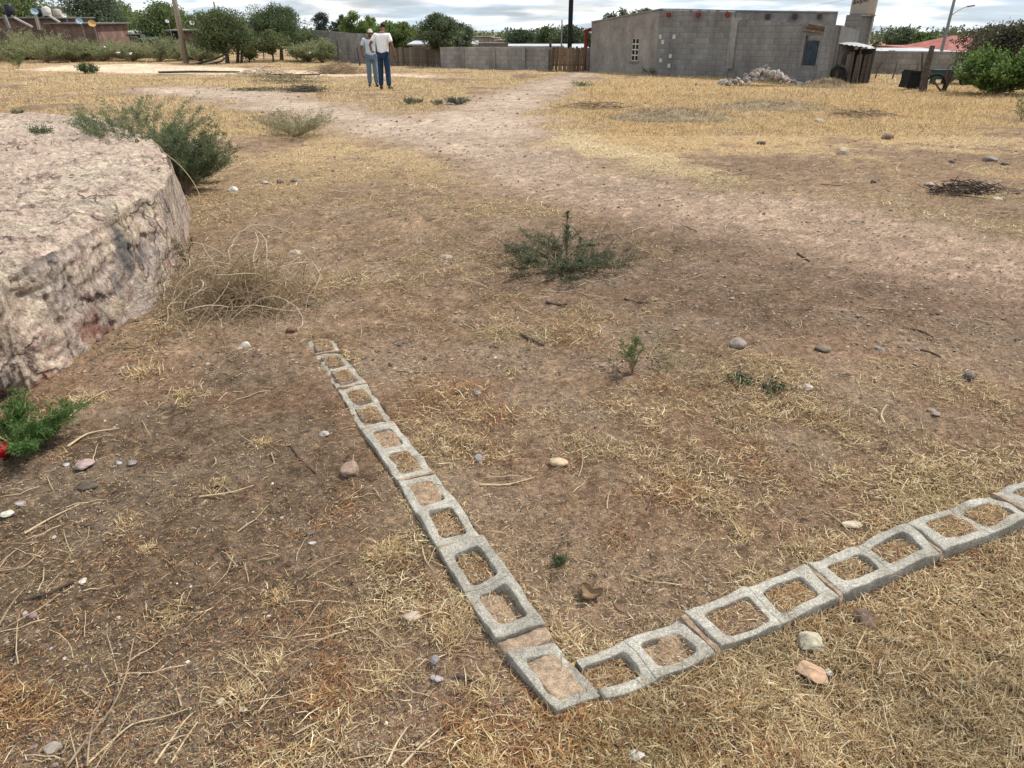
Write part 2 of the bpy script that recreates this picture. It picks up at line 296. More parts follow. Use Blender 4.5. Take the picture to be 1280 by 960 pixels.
def maps(x, y):
    """straw cover 0..1, reddish litter 0..1, soil colour, straw tone 0..1 (pale to deep gold)"""
    wx = x + (fbm2(x * .9, y * .9, 3, 50) - .5) * .5 * np.clip(y / 5, .35, 3); wy = y + (fbm2(x * .9, y * .9, 3, 60) - .5) * .5 * np.clip(y / 5, .35, 3)
    sw = np.clip(y / 12, .12, 1.2)
    S = lambda P, k=1.0: sst(-sw * k, sw * k, sdist(P, wx, wy))
    path = S(PATH, .8); dark = S(DARKP, 1.4); pale = S(PALE, .7) + S(PALE2, .5) * .8; gold = S(GOLD); rough = S(ROUGH, 1.2); dust = sst(-.4, 1.2, sdist(DUST, wx, wy))
    sl_ = S(SOILL, .9); sm = S(SOILM, 1.5); sb = S(SOILB); nr = S(NEARR, .8); tr = S(TR, 1.8)
    n_ = fbm2(x * 1.3, y * 1.3, 4, 3); nf = fbm2(x * 5, y * 5, 4, 9); nn = .55 * n_ + .45 * nf
    far = sst(5, 11, y)
    cover = .37 + .39 * far
    cover = cover + .3 * gold + .3 * pale + .50 * nr + .26 * tr - .3 * rough - .5 * far * sst(.52, .7, fbm2(x * .7 + 3, y * .45, 4, 131)) - .5 * sl_ + .34 * sl_ * (sst(.5, .62, fbm2(x * 2.4 + 3, y * 2.4 + 8, 3, 66))) - .36 * sm - .3 * sb - .75 * path - .4 * dark * (1 - far) - .7 * dust
    thr = 1 - cover
    k = .15 * (1 - far) + .85 * sst(thr - .3, thr + .3, (nn - .5) * 2.1 + .5)
    k = np.clip(k * (1 - .93 * path) * (1 - .85 * dust), 0, 1)
    redn = fbm2(x * 2.2 + 9, y * 2.2, 3, 21)
    near = 1 - sst(2.6, 5.5, y)
    red = np.clip(sst(.40, .60, redn) + .45 * sl_, 0, 1) * near * (1 - .6 * nr) * (.45 + .55 * sst(-.5, .1, -x + .6))
    tone = np.clip(.2 + .35 * gold + .7 * (fbm2(x * .5, y * .5, 3, 31) - .5) * far - .5 * pale, 0, 1)
    lg = fbm2(x * .8, y * .8, 4, 77); fg = fbm2(x * 9, y * 9, 3, 78)
    def c(a): return np.array(a)[None, :] * np.ones((len(x), 1))
    mixc = lambda a, b, t: a * (1 - t[:, None]) + b * t[:, None]
    col = c((.182, .131, .093))
    col = mixc(col, c((.108, .083, .062)), sl_ * .95)
    col = mixc(col, c((.165, .120, .086)), sm)
    col = mixc(col, c((.32, .262, .215)), path * (.45 + .55 * sst(7, 14, y)))
    col = mixc(col, c((.235, .176, .136)), path * (1 - sst(5, 9, y)) * .8)
    col = mixc(col, c((.118, .085, .064)), dark * .95)
    col = mixc(col, c((.52, .42, .32)), dust)
    col = col * (1 + (lg[:, None] - .5) * .5) * (1 + (fg[:, None] - .5) * (.3 + .3 * sst(1, 4, y))[:, None])
    sp = fbm2(x * 26, y * 26, 3, 101); sp2 = fbm2(x * 11 + 5, y * 11, 3, 102); wsp = (1 - .6 * sst(8, 16, y))
    col = col * (1 - .3 * (sst(.56, .66, sp) * wsp * (1 - .6 * path))[:, None]) * (1 + .38 * (sst(.58, .70, fbm2(x * 31, y * 31, 2, 103)) * wsp)[:, None]) * (1 - .16 * (sst(.55, .7, sp2) * sst(2, 5, y) * (1 - .7 * path))[:, None]) * (1 + .2 * (sst(.45, .3, sp2) * sst(1, 4, y))[:, None])
    st = mixc(c((.40, .315, .195)), c((.43, .295, .135)), tone)
    st = mixc(st, c((.50, .42, .265)), np.clip(pale, 0, 1))
    st = mixc(st, c((.26, .125, .07)), red * .6)
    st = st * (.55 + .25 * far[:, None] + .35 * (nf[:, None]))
    col = mixc(col, st, np.clip(k * (.32 + .53 * far), 0, 1)); col = col * (1 - .25 * (k * (1 - far))[:, None])  # near soil darkened under straw cover: shade between the blades put into the colour
    rl = sst(.5, .62, fbm2(x * 1.6 + 4, y * 1.6, 3, 91)) * near * (1 - nr)
    col = mixc(col, c((.16, .09, .06)), rl * .3)
    col = col * np.array((1.04, .985, .93))[None]
    # the pale grey dust that blows over the whole lot
    grey = sst(.5, .68, fbm2(x * 2.6, y * 2.6, 4, 41)) * (1 - path) * (1 - far)
    col = mixc(col, c((.25, .195, .15)), grey * .25)
    return k, red, col, tone, path, np.clip(pale, 0, 1), far
FOOT = []                                       # block footprints, filled below
def ghz(x, y):
    x = np.asarray(x, float); y = np.asarray(y, float)
    z = (fbm2(x * .5, y * .5, 3, 12) - .5) * .10 * np.clip(y / 6, .25, 1)
    z = z + (fbm2(x * 3, y * 3, 3, 13) - .5) * .030 * np.clip(6 / np.maximum(y, 1), .4, 1)
    fine = (fbm2(x * 22, y * 22, 4, 15) - .5) * .03 + np.clip(vn2(x * 75, y * 75, 16) - .55, 0, 1) * .014 + (fbm2(x * 7, y * 7, 2, 17) - .5) * .02
    z = z + fine * np.clip(1.2 - y / 12, .15, 1)
    near = 1 - sst(.10, .26, np.minimum(segd(*ROWL, x, y), segd(*ROWR, x, y)))
    z = z * (1 - near) + near * np.where(segd(*ROWL, x, y) < segd(*ROWR, x, y), .010 + .002 * sst(2.5, 3.1, y), .004 + .008 * sst(.6, 1.2, x)) + near * ((fbm2(x * 12, y * 12, 3, 14) - .5) * .012 + fine * .35)
    return z
def gz(x, y): return float(ghz(np.array([x]), np.array([y]))[0])
def build_ground():
    fr = np.concatenate([-np.array([3000, 900, 300, 110, 45, 22]), np.linspace(-1, 1, 450) * 1.0, np.array([22, 45, 110, 300, 900, 3000])]); fan = np.abs(fr) <= 1
    ys = np.concatenate([[-300, -60, -12, -4, -1.5, -.5, .1, .5], np.geomspace(.85, 62, 510), [75, 95, 130, 200, 350, 700, 1500, 4000]])
    X = np.zeros((len(ys), len(fr))); 
    for i, yy in enumerate(ys):
        W = 1.02 * max(min(yy, 62), .85) + .35; X[i] = np.where(fan, fr * W, np.sign(fr) * (W + np.abs(fr)))
    Y = np.repeat(ys[:, None], len(fr), 1); x = X.ravel(); y = Y.ravel()
    z = ghz(x, y)
    dy = np.clip(y, .8, 60) * .007
    z = np.where((y > 62) | (np.abs(x) > 70), z * 0 - .02, z)
    out_ = segd(*ROWL, x, y) < .060; out2 = segd(*ROWR, x, y) < .058
    z = np.where(out_ | out2, np.minimum(z, -.03), z)
    k, red, col, tone, path, pale, far = maps(x, y)
    n, m_ = len(ys), len(fr); idx = np.arange(n * m_).reshape(n, m_)
    F = np.stack([idx[:-1, :-1], idx[:-1, 1:], idx[1:, 1:], idx[1:, :-1]], -1).reshape(-1, 4)
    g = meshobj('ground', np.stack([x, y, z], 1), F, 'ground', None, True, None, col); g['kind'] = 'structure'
build_ground()
# ------------------------------------------------------------------ hollow block rows
def cell_ring(s0, s1, h0, h1, t0, t1, H, open0=False, nseg=16, seed=0, depth=.1):
    """one cell of a block on the unit square; hole s h0..h1, t t0..t1. returns verts in (s,t,z)"""
    P = []
    for a in np.linspace(-1, 1, nseg, endpoint=False): P.append((a, -1))
    for a in np.linspace(-1, 1, nseg, endpoint=False): P.append((1, a))
    for a in np.linspace(1, -1, nseg, endpoint=False): P.append((a, 1))
    for a in np.linspace(1, -1, nseg, endpoint=False): P.append((-1, a))
    P = np.array(P); cs, ct = (s0 + s1) / 2, .5
    O = np.stack([cs + P[:, 0] * (s1 - s0) / 2, .5 + P[:, 1] * .5], 1)
    r = (np.abs(P[:, 0]) ** 7 + np.abs(P[:, 1]) ** 7) ** (-1 / 7); Q = P * r[:, None]
    I = np.stack([(h0 + h1) / 2 + Q[:, 0] * (h1 - h0) / 2, (t0 + t1) / 2 + Q[:, 1] * (t1 - t0) / 2], 1)
    rings = [(0, -depth), (0, -.05), (0, -.022), (0, -.004), (.03, -.0008), (.12, 0), (.3, 0), (.5, 0), (.7, 0), (.88, 0), (.97, -.001), (1, -.004), (1, -.03), (1, -depth)]
    V = []
    for f, dz in rings:
        p = O * (1 - f) + I * f; V.append(np.concatenate([p, np.full((len(p), 1), dz)], 1))
    n = len(P); V = np.concatenate(V); F = []
    for i in range(len(rings) - 1):
        for j in range(n):
            side = j // nseg                     # 0 t=-1, 1 s=+1, 2 t=+1, 3 s=-1
            if i < 3 and ((side == 1 and s1 < .99) or (side == 3 and s0 > .01)): continue
            if open0 and side == 3: continue
            F.append((i * n + j, i * n + (j + 1) % n, (i + 1) * n + (j + 1) % n, (i + 1) * n + j))
    if open0:
        for j in (0, 3 * nseg): F.append(tuple(i * n + j for i in range(len(rings))))
    return V, F
def quadmap(c, s, t):                           # c: start-a, start-b, end-a, end-b (world xyz)
    c = [np.array(p) for p in c]; s = s[:, None]; t = t[:, None]
    return (c[0] * (1 - s) + c[2] * s) * (1 - t) + (c[1] * (1 - s) + c[3] * s) * t
def block(parent, c, cells, open0=False, seed=0, chips=.6, mt='block', bury=0):
    V = []; F = []
    for (s0, s1, h0, h1, t0, t1) in cells:
        v, f = cell_ring(s0, s1, h0, h1, t0, t1, .1, open0 and s0 < .01, seed=seed); F += [tuple(i + sum(len(a) for a in V) for i in q) for q in f]; V.append(v)
    V = np.concatenate(V); W = quadmap(c, V[:, 0], V[:, 1]); z = V[:, 2]
    x, y = W[:, 0], W[:, 1]
    edge = np.clip((-z) / .02, 0, 1) + ((z > -.003) * 0.0)
    nb = fbm3(x * 30, y * 30, z * 30, 3, seed) - .5; nc = fbm3(x * 9, y * 9, z * 9, 2, seed + 5)
    W[:, 2] += z + nb * .004
    # broken and worn corners
    ch = np.clip(nc + .5 - (1 - chips * .42), 0, 1) * .042 * (z > -.03); W[:, 2] -= ch
    W[:, 0] += (fbm3(x * 40, y * 40, z * 60, 2, seed + 8) - .5) * .0035; W[:, 1] += (fbm3(x * 40, y * 40, z * 60, 2, seed + 11) - .5) * .0035
    if bury: W[:, 2] -= np.clip(fbm2(x * 7, y * 7, 3, 61) - .5, 0, 1) * bury
    o = meshobj('hollow_block', [tuple(p) for p in W], F, mt, parent, False)
    me = o.data; me.polygons.foreach_set('use_smooth', np.ones(len(me.polygons), bool)); return o
def fill(parent, c, hole, dz, mt, seed, rough=.02, name='cell_fill'):
    n = 26; a = np.linspace(0, 1, n); s, t = np.meshgrid(a, a); s = s.ravel(); t = t.ravel()
    h0, h1, t0, t1 = hole; W = quadmap(c, h0 - .03 + s * (h1 - h0 + .06), t0 - .06 + t * (t1 - t0 + .12)); x, y = W[:, 0], W[:, 1]
    W[:, 2] += (-.003 if dz == -1 else min(dz, -.011)) + (np.minimum((fbm2(x * 28, y * 28, 4, seed) - .5) * rough + (fbm2(x * 8, y * 8, 2, seed + 3) - .5) * rough * 1.2, .003) - (.005 if rough > .015 else 0))
    W[:, 2] -= .03 * ((s < .01) | (s > .99) | (t < .01) | (t > .99)) + .004 * ((s < .05) | (s > .95) | (t < .05) | (t > .95)); idx = np.arange(n * n).reshape(n, n); F = np.stack([idx[:-1, :-1], idx[:-1, 1:], idx[1:, 1:], idx[1:, :-1]], -1).reshape(-1, 4)
    return meshobj(name, W, F, mt, parent, True)
def z3(p, z): return (p[0], p[1], z)
TWO = [(0, .5, .095, .45, .205, .795), (.5, 1, .55, .905, .205, .795)]
rowL = thing('block_footing', 'left hand line of grey hollow concrete blocks running away toward the dry shrub', 'block row', (0, 0, 0))
Ls = [(-1.107, 3.461), (-1.028, 3.302), (-.818, 2.905), (-.631, 2.518), (-.421, 2.132), (-.238, 1.755), (-.043, 1.373)]
Rs = [(-.96, 3.50), (-.905, 3.345), (-.69, 2.96), (-.50, 2.575), (-.292, 2.195), (-.097, 1.815), (.096, 1.431)]
zl = [.03, .03, .035, .04, .045, .045, .045]
FILLS = []
for i in range(6):
    g = .012; e = .5 * g
    l0, l1, r0, r1_ = [Vector((*p, 0)) for p in (Ls[i], Ls[i + 1], Rs[i], Rs[i + 1])]
    d = (l1 - l0).normalized() * e; l0 = l0 + d; l1 = l1 - d; r0 = r0 + d; r1_ = r1_ - d
    c = [z3(l0, zl[i]), z3(r0, zl[i]), z3(l1, zl[i + 1]), z3(r1_, zl[i + 1])]
    cells = TWO if i else [(0, 1, -.3, .82, .2, .8)]
    b = block(rowL, c, cells, open0=(i == 0), seed=i * 3 + 1, chips=[1.15, 1.1, 1.0, .8, .7, .6][i], bury=[.04, .04, .02, 0, 0, 0][i])
    FOOT.append(c)
    for j, cl in enumerate(cells):
        hole = cl[2:]
        mt = {(3, 0): 'mortar', (4, 0): 'mortar', (5, 1): 'mortar'}.get((i, j), 'dirtfill')
        dz = {(3, 0): -.016, (4, 0): -.012, (4, 1): -.024, (5, 0): -.026, (5, 1): -.028, (3, 1): -.018}.get((i, j), -.012)
        fill(b, c, hole, dz, mt, i * 7 + j, .032 if mt == 'dirtfill' else .018); FILLS.append((c, hole, dz, mt))
    # joint mortar between this block and the next
    if i < 5:
        cj = [z3(l1, zl[i + 1] - .006), z3(r1_, zl[i + 1] - .006), z3(l1 + d * 2, zl[i + 1] - .006), z3(r1_ + d * 2, zl[i + 1] - .006)]
        fill(rowL, cj, (0, 1, .02, .98), -1, 'mortar', 90 + i, .01, 'joint_mortar')
cm = [(-.043, 1.373, .034), (.096, 1.431, .034), (-.014, 1.325, .034), (.114, 1.383, .034)]
fill(rowL, cm, (0, 1, .03, .97), -1, 'mortar', 120, .012, 'joint_mortar')
ce = [(-.016, 1.328, .045), (.115, 1.380, .045), (.108, 1.152, .045), (.226, 1.200, .045)]
be = block(rowL, ce, [(0, 1, .17, .85, .20, .80)], seed=44, chips=.55); FOOT.append(ce); fill(be, ce, (.17, .85, .20, .80), -.007, 'mortar', 55, .016); be['label'] = 'half block at the corner packed with buff mortar'
rowR = thing('block_footing', 'right hand line of grey hollow blocks raised above the straw and leaving the frame', 'block row', (0, 0, 0))
Fa = [(.168, 1.312), (.470, 1.452), (.485, 1.466), (.893, 1.652), (.905, 1.658), (1.288, 1.838), (1.300, 1.845), (1.676, 2.004), (1.688, 2.012), (2.08, 2.19)]
Ne = [(.231, 1.186), (.540, 1.326), (.556, 1.342), (.945, 1.520), (.957, 1.525), (1.338, 1.704), (1.350, 1.709), (1.745, 1.882), (1.757, 1.888), (2.15, 2.06)]
zr = [.045, .055, .058, .066, .066, .075, .075, .08, .08, .085]
for i in range(5):
    a, b2 = 2 * i, 2 * i + 1
    c = [z3(Ne[a], zr[a]), z3(Fa[a], zr[a]), z3(Ne[b2], zr[b2]), z3(Fa[b2], zr[b2])]
    cells = TWO if i else [(0, .44, -.02, .38, .2, .8), (.44, 1, .52, .9, .18, .80)]
    if i == 1: cells = [(0, .5, .08, .45, .12, .8), (.5, 1, .56, .90, .2, .8)]
    b = block(rowR, c, cells, open0=(i == 0), seed=60 + i * 5, chips=[.72, .8, .6, .7, .6][i]); FOOT.append(c)
    for j, cl in enumerate(cells):
        mt = {(0, 1): 'mortar', (3, 0): 'mortar', (3, 1): 'mortar', (1, 1): 'mortar'}.get((i, j), 'dirtfill')
        dz = {(0, 0): -.034, (0, 1): -.03, (1, 0): -.02, (1, 1): -.026, (2, 0): -.03, (2, 1): -.024, (3, 0): -.012, (3, 1): -.022}.get((i, j), -.02)
        fill(b, c, cl[2:], dz, mt, 200 + i * 7 + j, .034); FILLS.append((c, cl[2:], dz, mt))
    if i < 4:
        cj = [z3(Ne[b2], zr[b2] - .008), z3(Fa[b2], zr[b2] - .008), z3(Ne[b2 + 1], zr[b2] - .008), z3(Fa[b2 + 1], zr[b2] - .008)]
        fill(rowR, cj, (0, 1, .02, .98), -1, 'mortar', 300 + i, .012, 'joint_mortar')
FP = [np.array([p[:2] for p in (c[0], c[2], c[3], c[1])]) for c in FOOT]
# ------------------------------------------------------------------ stone platform
PZ = .56
RIM = [(-700, 141), (-300, 139), (-120, 139), (0, 140), (60, 140), (110, 144), (150, 152), (176, 163), (200, 180), (212, 196), (214, 212), (205, 228), (186, 241), (163, 251), (144, 263), (120, 276), (85, 297), (55, 313), (30, 324), (8, 332), (-30, 362), (-120, 410), (-400, 520)]
BAS = [None] * 9 + [(240, 262), (236, 290), (226, 318), (219, 342), (208, 368), (188, 390), (160, 404), (130, 424), (104, 446), (84, 462), (60, 480), (14, 492), (-80, 520), (-400, 600)]
rim = [np.array([float(a) for a in at(u, v, PZ)]) for u, v in RIM]
cen = np.array([-4.6, 5.2]); bas = []
for i, r in enumerate(rim):
    if BAS[i] is not None: bas.append(np.array([float(a) for a in at(*BAS[i])]))
    else:
        d = (r - cen) / np.linalg.norm(r - cen); bas.append(r + d * .12)
PLAT = np.array(bas)
def resamp(P, n):
    P = np.array(P); d = np.r_[0, np.cumsum(np.hypot(*(P[1:] - P[:-1]).T))]; t = np.linspace(0, d[-1], n)
    return np.stack([np.interp(t, d, P[:, 0]), np.interp(t, d, P[:, 1])], 1), t
# matching parameter on both rims: dense where it is seen
K = 22; tt = np.concatenate([np.linspace(0, 9, 50, endpoint=False), np.linspace(9, 22, 340)])
rimd = np.stack([np.interp(tt, range(len(rim)), [p[k] for p in rim]) for k in (0, 1)], 1); basd = np.stack([np.interp(tt, range(len(bas)), [p[k] for p in bas]) for k in (0, 1)], 1)
nL = 72; V = []; COL = []
arc = np.r_[0, np.cumsum(np.hypot(*(rimd[1:] - rimd[:-1]).T))]
nrm = basd - rimd; nrm = nrm / (np.hypot(nrm[:, 0], nrm[:, 1])[:, None] + .05)
def rockcol(x, y, z, side):
    a = fbm3(x * 3, y * 3, z * 3, 4, 5); b = fbm3(x * 9, y * 9, z * 9, 4, 8); d = fbm3(x * 2.2 + 5, y * 2.2, z * 1.4, 4, 12)
    c = np.array((.43, .34, .272))[None] * np.ones((len(x), 1))
    m = lambda c, k, t: c * (1 - t[:, None]) + np.array(k)[None] * t[:, None]
    c = m(c, (.45, .375, .295), sst(.5, .65, a)); c = m(c, (.34, .25, .21), sst(.52, .68, b) * .8)
    c = m(c, (.33, .275, .245), sst(.42, .62, fbm3(x * 6, y * 6, z * 2, 4, 15)) * side * .75)
    c = m(c, (.085, .08, .078), sst(.54, .68, d + (b - .5) * .25) * side * .9 * sst(.08, .2, z))
    c = m(c, (.25, .10, .07), sst(.52, .62, fbm3(x * 4, y * 4, z * 4, 3, 33)) * side * sst(.22, .08, z) * .7)
    c = m(c, (.37, .29, .2), sst(.6, .68, fbm3(x * 5, y * 5, z * 5, 3, 36)) * side * .5)
    return c * (.8 + .45 * b[:, None])
for j in range(nL):
    f = j / (nL - 1); z = PZ * (1 - f) + (-.06) * f; prof = f ** 1.25
    p = rimd * (1 - prof) + basd * prof
    x, y = p[:, 0], p[:, 1]; zz = np.full(len(x), z)
    fis = np.abs(fbm2(arc * 5.0, zz * 1.6 + arc * .3, 4, 71) - .5) * 2; fis = 1 - sst(0, .13, fis)
    rough = (fbm3(arc * 4, zz * 4, zz * 0, 4, 72) - .5) * .13 + (fbm3(arc * 15, zz * 12, zz * 0, 4, 73) - .5) * .05 - fis * .035 + (fbm3(arc * 38, zz * 30, zz * 0, 3, 79) - .5) * .03
    led = (sst(.35, .65, fbm2(arc * 3, zz * 9, 3, 75)) - .5) * .035
    amt = sst(0, .12, f) * .9 + .1
    off = (rough * .6 + led * 1.2) * amt
    q = p + nrm * off[:, None]
    rz = zz - (1 - sst(0, .35, f)) * fbm2(arc * 5, arc * 0, 4, 88) ** 2 * .07
    V.append(np.stack([q[:, 0], q[:, 1], rz], 1)); cc = rockcol(q[:, 0], q[:, 1], rz, np.full(len(x), 1.0)) * (1 - .3 * fis[:, None]); COL.append(cc)
n = len(tt); V = np.concatenate(V); COL = np.concatenate(COL)
idx = np.arange(nL * n).reshape(nL, n); F1 = np.stack([idx[:-1, :-1], idx[1:, :-1], idx[1:, 1:], idx[:-1, 1:]], -1).reshape(-1, 4)
# top
nT = 150; V2 = []
for j in range(1, nT):
    f = (j / (nT - 1)) ** 1.35; p = rimd * (1 - f) + cen[None] * f
    z = PZ + (fbm2(p[:, 0] * 1.2, p[:, 1] * 1.2, 3, 81) - .5) * .035 * sst(0, .1, np.full(n, f)) + (fbm2(p[:, 0] * 8, p[:, 1] * 11, 5, 82) - .5) * .05 + (fbm2(p[:, 0] * 32, p[:, 1] * 32, 3, 86) - .5) * .022 - sst(.58, .72, fbm2(p[:, 0] * 14, p[:, 1] * 22, 3, 87)) * .022 - (1 - sst(0, .07, np.full(n, f))) * fbm2(arc * 5, arc * 0, 4, 88) ** 2 * .07 + (sst(.45, .55, fbm2(p[:, 0] * 2.5, p[:, 1] * 5, 4, 83)) - .5) * .022
    z -= (1 - sst(0, .05, np.full(n, f))) * .015
    V2.append(np.stack([p[:, 0], p[:, 1], z], 1))
V2 = np.concatenate(V2); b_ = fbm2(V2[:, 0] * 7, V2[:, 1] * 10, 4, 84); col2 = rockcol(V2[:, 0], V2[:, 1], V2[:, 2], np.zeros(len(V2))) * (.78 + .4 * b_[:, None])
top = np.concatenate([np.arange(n)[None], (np.arange((nT - 1) * n) + nL * n).reshape(nT - 1, n)]); F2 = np.stack([top[:-1, :-1], top[:-1, 1:], top[1:, 1:], top[1:, :-1]], -1).reshape(-1, 4)
plat = meshobj('stone_platform', np.concatenate([V, V2]), np.concatenate([F1, F2]), 'rock', None, False, None, np.concatenate([COL, col2]))
tagp(plat, 'knee high pinkish stone platform with cracked stained side at the left edge', 'stone platform')
# ------------------------------------------------------------------ stones
from mathutils import noise as mnoise
import bmesh
def stone_mesh(seed, dims, color, sub=3, ang=.25, tex=.2, flat=None):
    bm = bmesh.new(); bmesh.ops.create_icosphere(bm, subdivisions=sub, radius=1); off = Vector((seed * 3.7, seed * 1.3, seed * 2.1))
    cuts = []
    r_ = random.Random(seed)
    for _ in range(int(ang * 28)):
        d = Vector((r_.gauss(0, 1), r_.gauss(0, 1), r_.gauss(0, 1))).normalized(); cuts.append((d, r_.uniform(.62, .9) if ang < .7 else r_.uniform(.48, .8)))
    cols = []
    for v in bm.verts:
        p = v.co.copy()
        for d, h in cuts:
            t = p.dot(d)
            if t > h: p = p - d * (t - h) * .92
        p = p * (1 + tex * .6 * mnoise.noise(p * 1.3 + off) + tex * .3 * mnoise.noise(p * 5 + off))
        v.co = Vector((p.x * dims[0] / 2, p.y * dims[1] / 2, p.z * dims[2] / 2))
        cols.append([ch * (1 + .35 * mnoise.noise(p * 3 + off)) for ch in color])
    me = bpy.data.meshes.new('stone'); bm.to_mesh(me); bm.free()
    a = me.attributes.new('col', 'FLOAT_COLOR', 'POINT'); c = np.ones((len(cols), 4), np.float32); c[:, :3] = cols; a.data.foreach_set('color', c.ravel())
    me.polygons.foreach_set('use_smooth', np.ones(len(me.polygons), bool)) if ang < .3 else None
    me.materials.append(M['stone']); return me
def stone(u, v, wpx, hpx, color, label, ang=.25, name='stone', cat='stone', rz=None, sink=.33, thick=None, sub=3):
    """v is the base row; wpx, hpx the seen width and height"""
    x, y = [float(a) for a in at(u, v)]; dist = math.sqrt(x * x + y * y + CAM_H ** 2); m_ = dist * (cos(math.atan2(abs(v - 480) + abs(u - 640), FPX)) + .0) / FPX
    m_ = (pc * y + ps * CAM_H) / FPX
    W = wpx * m_; s_ = CAM_H / dist; Hh = hpx * m_; D = min(W * .85, Hh * 1.2); T = thick * m_ if thick else max(.35 * W, (Hh - D * s_ * .5))
    T = min(T, W * .95)
    D = max(.4 * W, min(W, (Hh - T * .5 * math.sqrt(1 - s_ * s_)) / max(s_, .2)))
    color = tuple(c * .6 + g_ for c, g_ in zip(color, (.072, .058, .046))); ang = ang if ang < .12 else max(ang, .36)
    sd_ = (int(u) * 31 + int(v) * 17) % 9973
    o = bpy.data.objects.new(name, stone_mesh(sd_, (W, D, T), color, sub, ang)); C.objects.link(o)
    o.location = (x, y + D * .35, gz(x, y + D * .35) + T * (.5 - sink) + (.013 * float(maps(np.array([x]), np.array([y]))[0][0]) if y < 4.5 else 0)); o.rotation_euler = (random.Random(sd_).uniform(-.12, .12), 0, rz if rz is not None else random.Random(sd_).uniform(-.35, .35))
    return tagp(o, label, cat)
PINK = (.42, .29, .23); GREY = (.27, .25, .24); WHT = (.6, .57, .52); DK = (.1, .08, .075); CREAM = (.62, .47, .31); TAN = (.36, .27, .2); BRN = (.15, .095, .075)
